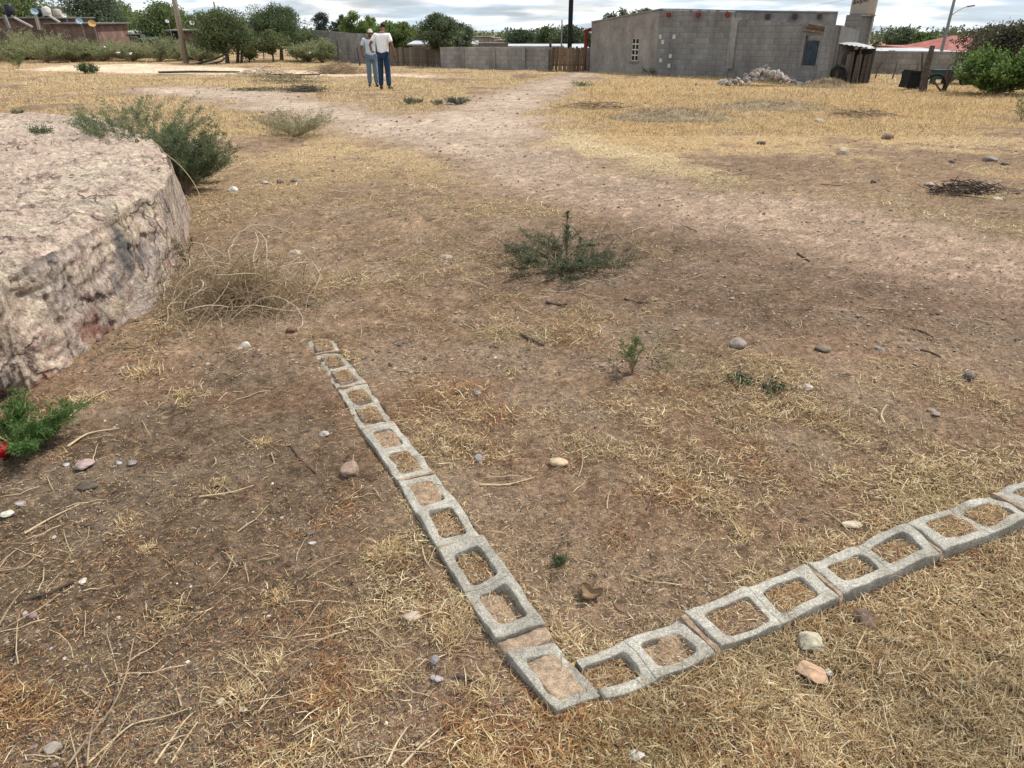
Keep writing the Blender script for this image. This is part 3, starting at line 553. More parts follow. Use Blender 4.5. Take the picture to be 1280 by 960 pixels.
for a in [
    (923, 441, 21, 18, (.34, .28, .25), 'round grey brown cobble on bare soil right of the tall green sprout', .05),
    (1030, 445, 22, 13, (.17, .13, .1), 'dark brown angular stone right of the round cobble', .35),
    (1100, 441, 15, 9, (.25, .21, .19), 'small flat grey stone half sunk in soil right of the dark angular stone', .2),
    (1213, 475, 14, 14, (.12, .115, .125), 'dark slate grey round stone beside yellow straw near the right edge', .1),
    (1010, 493, 18, 9, (.55, .45, .38), 'pale pinkish flat stone below the low clover like plant', .2),
    (1167, 515, 12, 7, (.28, .21, .17), 'upper of two brown stones lying against each other on the right', .3),
    (1171, 522, 11, 7, (.32, .26, .22), 'lower of two brown stones lying against each other on the right', .2),
    (698, 586, 25, 14, CREAM, 'smooth cream coloured oval stone in the middle of the yard', .05),
    (437, 597, 26, 28, (.40, .265, .21), 'pinkish block of stone left of the left block row', .3),
    (102, 589, 24, 17, (.42, .31, .30), 'mauve pink wedge shaped stone on the left soil', .4),
    (82, 584, 9, 6, (.5, .5, .52), 'small whitish pebble left of the mauve wedge stone', .2),
    (147, 580, 9, 6, (.42, .43, .46), 'small bluish white pebble right of the mauve wedge stone', .2),
    (162, 581, 13, 10, (.24, .2, .21), 'dark grey pebble right of the bluish white pebble', .2),
    (23, 632, 14, 9, (.4, .35, .36), 'small mauve pebble near the left edge above the white stone', .2),
    (6, 646, 16, 11, (.66, .64, .54), 'greenish white stone cut by the left edge', .3),
    (307, 438, 13, 11, (.72, .68, .6), 'white stone on litter left of the far end of the block row', .3),
    (404, 546, 13, 10, (.44, .4, .37), 'grey stone left of the fourth block of the left row', .2),
    (516, 778, 26, 14, (.56, .46, .37), 'beige faceted stone on straw left of the lowest block', .3),
    (543, 834, 13, 18, (.22, .22, .25), 'upright slate grey pebble below the beige faceted stone', .3),
    (547, 856, 20, 10, (.46, .42, .42), 'pale broken stone below the slate grey pebble', .3),
    (1082, 790, 34, 27, (.09, .045, .035), 'dark reddish brown flat stone in straw below the right row', .25),
    (1016, 824, 38, 32, (.52, .48, .36), 'flat whitish lichen stone in straw below the right row', .45),
    (1034, 850, 13, 11, (.65, .6, .5), 'small white stone touching the clay shard', .3),
    (795, 955, 24, 14, (.6, .58, .55), 'white stone at the bottom edge of the picture', .3),
    (64, 940, 24, 16, (.34, .30, .27), 'faceted grey stone with dark underside at the bottom left', .45),
    (40, 773, 11, 14, (.27, .17, .17), 'purple brown striped shard on the left soil', .4),
    (30, 770, 8, 10, (.5, .4, .35), 'pale shard beside the purple brown shard', .4),
    (103, 734, 11, 9, (.62, .56, .46), 'small cream stone on open soil at lower left', .3),
    (303, 892, 13, 8, (.6, .52, .4), 'small cream stone below the reddish litter patch', .3),
    (275, 884, 12, 12, (.55, .5, .38), 'cream chip inside the reddish litter patch', .3),
    (1277, 0 + 622, 10, 8, TAN, 'tan pebble touching the right edge above the block row', .3),
    (368, 318, 17, 11, (.52, .42, .34), 'pale stone beside the top of the dry shrub', .3),
    (290, 240, 14, 10, (.75, .73, .7), 'white scrap like stone beside the green shrub at the platform', .5),
    (330, 232, 10, 6, (.45, .4, .35), 'pale stone right of the white scrap like stone', .3),
    (350, 231, 9, 8, (.14, .11, .1), 'dark clod right of the pale stone near the platform shrub', .3),
    (368, 229, 13, 7, (.16, .14, .14), 'dark flat stone right of the dark clod', .3),
    (238, 391, 22, 9, (.36, .29, .25), 'grey flat stone at the foot of the platform below the dry shrub', .3),
    (557, 322, 17, 7, (.4, .34, .28), 'long flat pale stone left of the central green shrub', .3),
    (710, 297, 10, 7, (.6, .57, .52), 'white stone behind the central green shrub', .3),
    (597, 499, 11, 7, (.26, .24, .25), 'grey pebble right of the left row in the yard', .2),
    (598, 578, 15, 10, (.3, .29, .3), 'flat grey stone left of the cream oval stone', .3),
    (1055, 195, 15, 14, (.55, .45, .34), 'white topped rock in straw right of the path', .4),
    (1112, 173, 16, 11, (.24, .155, .13), 'reddish rock in yellow straw on the right', .4),
    (953, 180, 12, 8, DK, 'dark rock at the path side of the right field', .4),
    (1191, 205, 8, 7, DK, 'small dark rock on pale soil at the far right', .3),
    (1240, 203, 18, 10, (.3, .27, .24), 'grey low rock at the far right of the field', .4),
    (1258, 208, 10, 6, (.18, .15, .14), 'small dark rock right of the grey low rock', .4),
    (1163, 234, 13, 8, (.46, .38, .32), 'pale brown stone left of the heap of sticks', .3),
    (1248, 253, 12, 5, (.6, .56, .52), 'white stone right of the heap of sticks', .3),
    (1092, 230, 8, 6, DK, 'small black stone on the path right of the stub of wood', .3),
    (1025, 152, 12, 6, (.5, .45, .38), 'pale stone on the dry mound in the right field', .3),
    (575, 130, 7, 4, (.62, .58, .52), 'small white stone below the grey cushion plants', .3),
]:
    stone(*a[:6], ang=a[6])
stone(1020, 864, 48, 36, (.58, .36, .23), 'tilted orange brown clay shard in straw below the right row', .9, 'clay_shard', 'clay shard', rz=-.6, thick=16, sink=.05)
stone(1068, 663, 42, 10, (.62, .53, .4), 'pale weathered wood chip above the right row', .8, 'wood_chip', 'wood chip', rz=.1, thick=5)
stone(107, 614, 26, 12, (.035, .03, .028), 'black charred lump with rust edge on the left soil', .4, 'charred_lump', 'burnt lump', rz=.6)
stone(384, 381, 13, 5, (.02, .06, .16), 'crumpled blue plastic scrap beside the dry shrub', .6, 'plastic_scrap', 'plastic scrap')
stone(363, 418, 15, 12, (.11, .03, .028), 'dark red cloth scrap at the far end of the left row', .6, 'cloth_scrap', 'cloth scrap')
stone(388, 671, 12, 8, (.1, .08, .07), 'dark droppings like clod left of the left row', .5, 'soil_clod', 'clod')
stone(390, 682, 12, 6, (.55, .55, .52), 'white feathery scrap under the dark clod', .6, 'paper_scrap', 'scrap')
p = A(2, 570)
solo(MB().lathe([(.0, 0), (.03, .0), (.034, .02), (.036, .042), (.033, .045), (0, .04)], 14, (p.x, p.y, gz(p.x, p.y))), 'plastic_cup', 'red', 'red plastic cup lying under the green shrub at the left edge', 'plastic cup', smooth=True)
# seed pod husk: an open cup with three curled lobes
p = A(737, 750); mb = MB(); NV = 28; NR = 8; V = []; F = []
for k_ in range(2):
    for i in range(NR):
        f = i / (NR - 1)
        for j in range(NV):
            th = 2 * pi * j / NV; r = .028 * sin(f * pi / 2) * (1 + .28 * cos(3 * th) * f) - (k_ * .0025); z = .004 + .024 * f ** 1.6 * (1 + .3 * cos(3 * th)) + k_ * .0015
            V.append((p.x + r * cos(th) * 1.15, p.y + r * sin(th) - .2 * z, gz(p.x, p.y) + z))
for k_ in range(2):
    for i in range(NR - 1):
        for j in range(NV):
            b0 = k_ * NR * NV; F.append((b0 + i * NV + j, b0 + i * NV + (j + 1) % NV, b0 + (i + 1) * NV + (j + 1) % NV, b0 + (i + 1) * NV + j))
for j in range(NV): F.append(((NR - 1) * NV + j, (NR - 1) * NV + (j + 1) % NV, 2 * NR * NV - NV + (j + 1) % NV, 2 * NR * NV - NV + j))
M['husk'] = mat('pod_husk', (.23, .15, .09), .3, 50, .8, .3)
mb.add(V, F); solo(mb, 'seed_husk', 'husk', 'open three lobed brown seed husk lying in the inner corner of the blocks', 'seed husk', smooth=True)
# ------------------------------------------------------------------ straw, litter and crumbs
def outside_solid(x, y):
    ok = sdist(PLAT, x, y) < .0
    for P in FP: ok &= sdist(P, x, y) < .004
    return ok
def blades(x, y, z, ln, wd, el, az, curl, col, mid=True):
    """one narrow bent leaf of grass per entry"""
    n = len(x); dx, dy = np.cos(az), np.sin(az); b = np.stack([x, y, z], 1)
    h = np.cos(el); d1 = np.stack([dx * h, dy * h, np.sin(el)], 1)
    az2 = az + curl; el2 = el - np.abs(curl) * .5 - .12; h2 = np.cos(el2); d2 = np.stack([np.cos(az2) * h2, np.sin(az2) * h2, np.sin(el2)], 1)
    s = np.stack([-dy, dx, np.zeros(n)], 1); rt = rng.uniform(-.7, .7, n); s = s * np.cos(rt)[:, None] + np.array([0, 0, 1.])[None] * np.sin(rt)[:, None]
    m_ = b + d1 * (ln * .5)[:, None]; t = m_ + d2 * (ln * .5)[:, None]
    lowz = z + .0012; m_[:, 2] = np.maximum(m_[:, 2], lowz); t[:, 2] = np.maximum(t[:, 2], lowz)
    hw = (wd / 2)[:, None]
    if mid:
        V = np.stack([b - s * hw, b + s * hw, m_ + s * hw * .9, m_ - s * hw * .9, t], 1).reshape(-1, 3)
        i = np.arange(n)[:, None] * 5; F = np.concatenate([i + [0, 1, 2], i + [0, 2, 3], i + [3, 2, 4]], 1).reshape(-1, 3); cc = np.repeat(col, 5, 0)
    else:
        V = np.stack([b - s * hw, b + s * hw, t], 1).reshape(-1, 3); i = np.arange(n)[:, None] * 3; F = (i + [0, 1, 2]).reshape(-1, 3); cc = np.repeat(col, 3, 0)
    return V, F, cc
def straw_cols(n, red, tone, pale, far):
    pal = np.array([(.56, .455, .285), (.46, .345, .195), (.33, .215, .12), (.70, .62, .45), (.22, .145, .09)])
    k = rng.choice(5, n, p=[.3, .28, .15, .15, .12]); c = pal[k]
    tf = (tone * (.2 + .8 * far))[:, None] * .5; c = c * (1 - tf) + np.array((.46, .32, .15))[None] * tf
    r = (rng.random(n) < red * .62)[:, None]; rc = np.array([(.32, .16, .08), (.20, .10, .06), (.44, .27, .13)])[rng.choice(3, n)]
    c = np.where(r, rc, c); c = c * (1 + .18 * pale[:, None]); return c * rng.uniform(.6, 1.2, n)[:, None] * np.array((1.02, .985, .92))[None]
def sample(n, v0, v1, over=1.0):
    u = rng.uniform(-160, 1440, n); v = rng.uniform(v0, v1, n); return at(u, v)
def grass_zone(name, n, v0, v1, fn, mid, lab):
    x, y = sample(n, v0, v1); k, red, col, tone, path, pale, far = maps(x, y)
    near_w = sst(.05, .0, np.minimum(segd(*ROWL, x, y), segd(*ROWR, x, y)) - .09) * .25
    keep = (rng.random(n) < np.clip(k * 1.05 + .05 * (1 - path) + near_w, 0, 1)) & outside_solid(x, y)
    x, y, red, tone, pale, far, k = [a[keep] for a in (x, y, red, tone, pale, far, k)]; n = len(x)
    ln, wd, el, zo = fn(n, x, y, k); z = ghz(x, y) + zo; thin = .55 + .45 * sst(.1, .45, k); ln = ln * thin; wd = wd * thin
    az = rng.uniform(0, 2 * pi, n); curl = rng.normal(0, .7, n)
    sc_ = straw_cols(n, red, tone, pale, far) * (.62 + .76 * fbm2(x * 3.3, y * 3.3, 4, 121))[:, None]; gr = sst(.55, .68, fbm2(x * 1.9, y * 1.9, 3, 125))[:, None]; sc_ = sc_ * (1 - gr * .25) + sc_ * np.array((.85, 1.0, .8))[None] * gr * .25
    V, F, cc = blades(x, y, z, ln, wd, el, az, curl, sc_, mid)
    o = meshobj(name, V, F, 'straw', None, False, None, cc); o['kind'] = 'stuff'; tagp(o, lab, 'grass'); return o
def f1(n, x, y, k):
    ln = rng.gamma(1.9, .0125, n) + .005; wd = rng.uniform(.0010, .0027, n) * (1 + .1 * y); el = np.abs(rng.normal(0, .32, n)) * (.5 + k); return np.clip(ln, 0, .12), wd, el, rng.uniform(.001, .016, n) * k + .002
def f2(n, x, y, k):
    ln = rng.gamma(2.2, .016, n) + .008; wd = rng.uniform(.0016, .0036, n) * (y / 4); el = np.abs(rng.normal(0, .4, n)); return np.clip(ln, 0, .16), wd, el, rng.uniform(.001, .018, n) * k
def f3(n, x, y, k):
    ln = (rng.gamma(3, .028, n) + .03) * (.35 + .65 * sst(9, 20, y)); wd = rng.uniform(.006, .013, n) * (y / 14) ** .8; el = rng.uniform(.1, 1.25, n); return np.clip(ln, 0, .24), wd, el, np.zeros(n)
grass_zone('dry_grass', 320000, 440, 1060, f1, True, 'matted short dry straw over the soil around the block rows')
grass_zone('dry_grass', 170000, 170, 440, f2, True, 'thin dry straw across the middle of the yard')
grass_zone('dry_grass', 340000, 62, 170, f3, False, 'golden dry grass over the far side of the lot')
# crumbled leaf litter, the short brown broken bits everywhere between the straws
def litter(name, n, v0, v1, lr, lab):
    x, y = sample(n, v0, v1); k, red, col, tone, path, pale, far = maps(x, y); keep = outside_solid(x, y) & (rng.random(n) < (.35 + .65 * sst(.3, .6, fbm2(x * 4, y * 4, 3, 111))) * (1 - .55 * path) * (.3 + .7 * sst(.12, .4, k))); x, y, red = x[keep], y[keep], red[keep]; n = len(x)
    pl = np.array([(.30, .20, .12), (.42, .31, .19), (.13, .085, .06), (.20, .13, .085), (.55, .45, .31), (.09, .065, .05)]); c = pl[rng.choice(6, n, p=[.24, .2, .18, .2, .08, .1])]; rr = (rng.random(n) < red * .6)[:, None]; c = np.where(rr, np.array((.30, .155, .085))[None], c) * rng.uniform(.7, 1.2, n)[:, None]
    sc = np.maximum(1, y / 3.5) ** .9; V, F, cc = blades(x, y, ghz(x, y) + rng.uniform(.002, .009, n), rng.uniform(*lr, n) * sc, rng.uniform(.0014, .0042, n) * sc, rng.normal(0, .25, n), rng.uniform(0, 6.3, n), rng.normal(0, .4, n), c, False)
    o = meshobj(name, V, F, 'straw', None, False, None, cc); o['kind'] = 'stuff'; tagp(o, lab, 'litter')
litter('leaf_litter', 210000, 420, 1060, (.006, .024), 'crumbled brown leaf litter over the near soil'); litter('leaf_litter', 130000, 170, 420, (.006, .02), 'crumbled brown litter over the middle of the yard')
# tufts: denser upright clumps of straw
def tufts(name, cent, lab):
    cent = [(u, v, r * 1.25, int(nb * .8), h * .85, tn) for (u, v, r, nb, h, tn) in cent]
    X = []; Z = []
    for (u, v, r, nb, h, tn) in cent:
        c = A(u, v); a = rng.uniform(0, 2 * pi, nb); q = np.abs(rng.normal(0, r * .5, nb)); x = c.x + q * np.cos(a); y = c.y + q * np.sin(a)
        X.append((x, y, np.full(nb, h), np.full(nb, tn)))
    x, y, h, tn = [np.concatenate(a) for a in zip(*X)]; n = len(x); ok = outside_solid(x, y); x, y, h, tn = x[ok], y[ok], h[ok], tn[ok]; n = len(x)
    col = straw_cols(n, np.zeros(n), tn, np.zeros(n) + .3, np.zeros(n)); m_ = np.maximum(1, y / 2.2)
    V, F, cc = blades(x, y, ghz(x, y), h * rng.uniform(.5, 1.2, n), rng.uniform(.0015, .003, n) * m_, rng.uniform(.0, .95, n), rng.uniform(0, 2 * pi, n), rng.normal(0, .8, n), col)
    o = meshobj(name, V, F, 'straw', None, False, None, cc); o['kind'] = 'stuff'; tagp(o, lab, 'grass')
tl = [(470, 700, .05, 260, .05, .5), (480, 850, .08, 500, .06, .4), (560, 800, .06, 350, .06, .3), (600, 870, .06, 300, .06, .3), (340, 830, .06, 320, .055, .9), (300, 870, .07, 360, .055, 1), (350, 745, .05, 300, .04, .9), (210, 770, .06, 300, .04, 1), (185, 690, .04, 180, .035, .9),
      (1060, 770, .05, 200, .05, .8), (1000, 775, .04, 200, .05, .9), (1215, 850, .06, 500, .07, .9), (1085, 810, .05, 240, .05, .8), (880, 830, .07, 420, .07, .6), (930, 880, .08, 420, .07, .5), (760, 900, .05, 300, .06, .6), (1130, 720, .04, 180, .04, .9), (890, 800, .04, 180, .05, .8),
      (740, 420, .1, 220, .06, .4), (1010, 520, .14, 420, .05, .7), (950, 455, .12, 260, .05, .7), (1050, 590, .1, 220, .05, .8), (1180, 590, .12, 360, .06, .6), (900, 640, .1, 300, .06, .8), (930, 670, .1, 260, .05, .8), (860, 560, .12, 260, .05, .9), (1000, 690, .1, 300, .06, .6), (430, 450, .1, 200, .06, .9), (520, 560, .05, 160, .05, .8), (640, 470, .1, 200, .04, .6),
      (180, 470, .12, 420, .07, .9), (230, 500, .12, 380, .06, .9), (120, 500, .1, 220, .05, .9), (400, 350, .14, 260, .07, .6), (330, 560, .07, 260, .04, .9), (275, 610, .07, 220, .04, .9), (160, 650, .06, 180, .04, .9)]
for i in range(110):
    u, v = rng.uniform(-50, 1330), rng.uniform(430, 990); x, y = at(u, v); k = maps(np.array([float(x)]), np.array([float(y)]))[0][0]
    if k > .35: tl.append((u, v, rng.uniform(.03, .09), int(rng.uniform(60, 260)), rng.uniform(.03, .06), rng.random()))
tufts('grass_tufts', tl, 'clumps of longer straw standing out of the matted grass')
# dry stalks lying about in the near field, too many to single out
def stems(name, n, v0, v1, lr, rr, mt, lab, zmap=True):
    mb = MB(); i = 0
    while i < n:
        u, v = rng.uniform(-60, 1340), rng.uniform(v0, v1); x, y = [float(a) for a in at(u, v)]
        if not outside_solid(np.array([x]), np.array([y]))[0]: continue
        L = rng.uniform(*lr) * (1 if y < 4 else 1.6); a = rng.uniform(0, 2 * pi); cv = rng.normal(0, .5); P = []; z0 = gz(x, y); lift = rng.uniform(0, .25) * (rng.random() < .3)
        for s in np.linspace(0, 1, 5): P.append((x, y, z0 + .004 + lift * s * L + .004 * sin(s * 9))); x += cos(a + cv * s) * L / 4; y += sin(a + cv * s) * L / 4
        r = rng.uniform(*rr) * max(1, y / 4); mb.tube(P, [r, r, r * .9, r * .7, r * .3], 4, False); i += 1
    o = mb.build(name, mt); o['kind'] = 'stuff'; tagp(o, lab, 'litter')
M['palestem'] = mat('pale_stem', (.46, .36, .23), .2, 50, .8, .2)
stems('dry_stalks', 330, 450, 1000, (.05, .2), (.0009, .0020), 'palestem', 'pale dry grass stalks lying on the soil')
stems('dry_stalks', 260, 200, 450, (.06, .2), (.0012, .0022), 'palestem', 'pale dry stalks across the middle of the yard')
stems('twig_litter', 240, 250, 1000, (.03, .13), (.001, .0024), 'darktwig', 'thin dark twigs scattered among the straw')
# crumbs of soil and grit
def crumbs(name, n, v0, v1, sz, lab, pal, pathonly=0, squash=.65):
    x, y = sample(n, v0, v1); k, red, col, tone, path, pale, far = maps(x, y)
    cl = fbm2(x * 3, y * 3, 3, 55); keep = outside_solid(x, y) & (rng.random(n) < np.clip(1.1 - k * .9, .05, 1) * sst(.3, .6, cl) + .05 + pathonly * path * .5); x, y = x[keep], y[keep]; n = len(x)
    s = np.minimum(rng.gamma(1.6, sz * .75, n) + sz * .3, sz * 5) * np.maximum(1, y / 5) ** .8
    base = np.array([(1, 0, -.1), (.1, 1, -.1), (-1, .1, -.1), (-.1, -1, -.1), (.2, .1, 1), (-.3, -.2, .85)]); F0 = np.array([(0, 1, 4), (1, 2, 5), (1, 5, 4), (2, 3, 5), (3, 0, 4), (3, 4, 5)])
    a = rng.uniform(0, 2 * pi, n); J = rng.uniform(.65, 1.35, (n, 6, 3)); B = base[None] * J; ca, sa = np.cos(a)[:, None], np.sin(a)[:, None]
    X = B[:, :, 0] * ca - B[:, :, 1] * sa; Y = B[:, :, 0] * sa + B[:, :, 1] * ca
    V = np.stack([x[:, None] + X * s[:, None], y[:, None] + Y * s[:, None], (ghz(x, y) + s * .2)[:, None] + B[:, :, 2] * s[:, None] * squash], 2).reshape(-1, 3)
    F = (np.arange(n)[:, None, None] * 6 + F0[None]).reshape(-1, 3); pl = np.array(pal); c = pl[rng.integers(0, len(pl), n)] * rng.uniform(.7, 1.3, n)[:, None]
    o = meshobj(name, V, F, 'crumb', None, False, None, np.repeat(c, 6, 0)); o['kind'] = 'stuff'; tagp(o, lab, 'soil')
crumbs('soil_crumbs', 66000, 180, 1060, .0016, 'loose crumbs of dark soil', [(.15, .115, .09), (.19, .145, .115), (.11, .085, .07), (.25, .19, .15)])
crumbs('soil_crumbs', 46000, 110, 470, .0033, 'dark clods trodden loose along the path', [(.10, .078, .062), (.15, .115, .092), (.28, .22, .175), (.2, .155, .125)], 1, .5)
crumbs('pebbles', 2600, 130, 1060, .0024, 'small pale and grey pebbles', [(.36, .31, .26), (.34, .29, .25), (.25, .23, .22), (.46, .41, .35), (.33, .24, .19)], .3)
# straw caught in the block cells
X = []; Y = []; Zz = []
for ci, (c, hole, dz, mt) in enumerate(FILLS):
    nb = 110 if mt == 'mortar' else 380
    if ci in (14, 17, 18): nb = 700
    s = rng.uniform(hole[0] + .02, hole[1] - .02, nb); t = rng.uniform(hole[2] + .03, hole[3] - .03, nb); s = np.clip(s, .02, .98); W = quadmap(c, s, t); X.append(W[:, 0]); Y.append(W[:, 1]); Zz.append(W[:, 2] + min(dz, -.011) + .003)
x, y, z = np.concatenate(X), np.concatenate(Y), np.concatenate(Zz); n = len(x)
V, F, cc = blades(x, y, z, np.clip(rng.gamma(3, .008, n), .006, .05), rng.uniform(.001, .0022, n), np.abs(rng.normal(0, .2, n)), rng.uniform(0, 2 * pi, n), rng.normal(0, .9, n), straw_cols(n, np.full(n, .6), np.full(n, .3), np.zeros(n), np.zeros(n)))
o = meshobj('straw_litter', V, F, 'straw', None, False, None, cc); o['kind'] = 'stuff'; tagp(o, 'short straw fallen into the block cells', 'litter')
# ------------------------------------------------------------------ single sticks one can point to
def stick(pts, rpx, m, label, name='twig', cat='twig', taper=.5, z=.006, zs=None):
    P = []
    for i, q in enumerate(pts):
        p = A(*q); h = (zs[i] if zs else 0)
        if h: p = A(q[0], q[1], h)
        P.append(Vector((p.x, p.y, (gz(p.x, p.y) if not h else h) + z)))
    # smooth
    Q = []
    for i in range(len(P) - 1):
        for s in (0, .33, .67): Q.append(P[i].lerp(P[i + 1], s))
    Q.append(P[-1]); Q = [Q[0]] + [(Q[i - 1] + Q[i] * 2 + Q[i + 1]) / 4 for i in range(1, len(Q) - 1)] + [Q[-1]]
    y0 = P[0].y; m_ = (pc * y0 + ps * CAM_H) / FPX; r = rpx * m_ / 2 * .78; n = len(Q)
    mb = MB().tube(Q, [r * (1 - (1 - taper) * i / (n - 1)) for i in range(n)], 6); return solo(mb, name, m, label, cat, base=Q[0])
for a in [
    ([(205, 782), (110, 960)], 0, 0, ''),
]: pass
stick([(462, 790), (476, 800), (490, 810)], 4, 'twig', 'short split pale stick left of the lowest full block')
stick([(570, 850), (590, 855), (609, 862)], 6, 'darktwig', 'short thick black stick in straw left of the corner block')
stick([(650, 424), (665, 430), (680, 437)], 6, 'darktwig', 'short dark bark piece in the middle below the green shrub')
stick([(683, 382), (697, 386), (709, 385)], 5, 'darktwig', 'dark bent twig just below the central green shrub')
stick([(780, 378), (795, 381), (810, 383)], 3, 'darktwig', 'thin dark twig right of the bent twig under the shrub')
stick([(497, 466), (530, 468), (568, 466)], 3, 'twig', 'long straight pale straw stem right of the far blocks')
stick([(94, 727), (60, 745), (24, 756)], 5, 'darktwig', 'dark stick lying on open soil at lower left')
stick([(0, 785), (15, 760), (31, 738)], 3.5, 'twig', 'pale stem crossing the left edge below the dark stick')
stick([(0, 717), (30, 712), (48, 695), (56, 682)], 3, 'twig', 'bent pale grass stem at the left edge')
stick([(30, 665), (62, 647), (100, 633)], 4, 'palestem', 'pale stem above the left edge bent stem')
stick([(75, 535), (110, 505), (135, 490)], 4, 'palestem', 'straight straw stem pointing to the foot of the platform')
stick([(85, 560), (110, 545), (150, 538)], 4, 'palestem', 'straw stem right of the shrub at the left edge')
stick([(363, 560), (375, 578), (395, 594)], 4, 'darktwig', 'forked dark twig left of the pink block of stone')
stick([(340, 572), (345, 585), (333, 590)], 3, 'twig', 'thin pale twig beside the forked dark twig')
stick([(250, 625), (290, 620), (318, 612)], 3, 'palestem', 'fine straight stem on the soil left of the row')
stick([(110, 960), (112, 930), (118, 900), (130, 870)], 3.5, 'twig', 'leftmost of the thin stalks rising from the bottom edge', zs=[.01, .03, .06, .09])
stick([(85, 960), (110, 925), (140, 890), (158, 850), (168, 800)], 4, 'twig', 'longest thin stalk curving up from the bottom left edge', zs=[.01, .03, .05, .08, .1])
stick([(108, 960), (140, 925), (165, 905), (200, 895), (235, 888)], 4, 'palestem', 'pale stalk running right from the bottom left edge')
stick([(195, 960), (215, 925), (232, 900), (245, 890)], 4.5, 'palestem', 'thick pale straw rising below the reddish litter patch')
stick([(215, 960), (230, 935), (248, 905)], 4, 'palestem', 'second straw beside the thick pale straw at the bottom')
stick([(310, 940), (330, 935), (350, 926)], 4, 'palestem', 'short pale straw on dark soil at the bottom')
stick([(484, 960), (496, 930), (510, 912)], 4.5, 'palestem', 'left stalk of a pair standing at the bottom centre')
stick([(502, 960), (525, 935), (553, 910)], 5, 'palestem', 'right stalk of a pair standing at the bottom centre')
stick([(612, 922), (622, 940), (634, 960)], 4.5, 'palestem', 'pale straw at the bottom below the corner block')
stick([(672, 940), (690, 925), (702, 915)], 4, 'palestem', 'pale straw under the end of the corner block')
stick([(755, 888), (770, 900), (778, 912)], 5, 'palestem', 'pale straw at the outer side of the block corner')
stick([(1105, 530), (1100, 520), (1108, 507)], 4, 'palestem', 'short pale stem standing on bare soil at the right', zs=[0.005, .02, .05])
stick([(1128, 412), (1150, 417), (1165, 425)], 4, 'darktwig', 'dark twig on the bare soil near the right edge')
stick([(1150, 440), (1165, 444), (1175, 450)], 4, 'darktwig', 'second dark twig below the first near the right edge')
stick([(600, 608), (635, 606), (668, 600)], 4, 'palestem', 'pale straw left of the smooth cream stone')
stick([(808, 640), (820, 615), (828, 600)], 3, 'darktwig', 'thin dark twig right of the cream stone')
stick([(1026, 232), (1040, 233), (1052, 233)], 5, 'twig', 'stub of grey wood lying beside the path at the right', 'wood_stub', 'stick')
stick([(996, 320), (1005, 325), (1012, 328)], 4, 'darktwig', 'stub of twig on the brown path at the right')
stick([(206, 192), (226, 208), (242, 228), (256, 258), (268, 296)], 1.7, 'twig', 'long bare stick leaning from the platform top to the dry shrub', 'leaning_stick', 'stick', zs=[.56, .50, .42, .28, .12])
# ------------------------------------------------------------------ plants
def leafcloud(P, D, ln, wd, col, var=.25):
    """leaf cards at points P along directions D"""
    n = len(P); D = D / (np.linalg.norm(D, axis=1)[:, None] + 1e-9); r = rng.normal(0, 1, (n, 3)); s = np.cross(D, r); s /= (np.linalg.norm(s, axis=1)[:, None] + 1e-9)
    L = (ln * rng.uniform(.6, 1.3, n))[:, None]; W_ = (wd * rng.uniform(.7, 1.2, n))[:, None] / 2
    V = np.stack([P, P + D * L * .5 + s * W_, P + D * L, P + D * L * .5 - s * W_], 1).reshape(-1, 3); F = (np.arange(n)[:, None] * 4 + np.arange(4)[None]).reshape(-1, 4)
    c = np.array(col)[rng.integers(0, len(col), n)] * rng.uniform(1 - var, 1 + var, n)[:, None]
    return V, F, np.repeat(c, 4, 0)
G1 = [(.055, .085, .04), (.075, .105, .05), (.04, .065, .033)]; G2 = [(.14, .19, .06), (.10, .15, .05), (.18, .22, .08)]; GG = [(.12, .14, .09), (.16, .17, .11), (.09, .11, .07)]
DG = [(.065, .095, .04), (.09, .125, .05), (.12, .155, .065)]; BG = [(.14, .22, .045), (.18, .26, .06), (.09, .15, .035)]; OL = [(.13, .155, .06), (.17, .19, .075), (.09, .11, .045)]
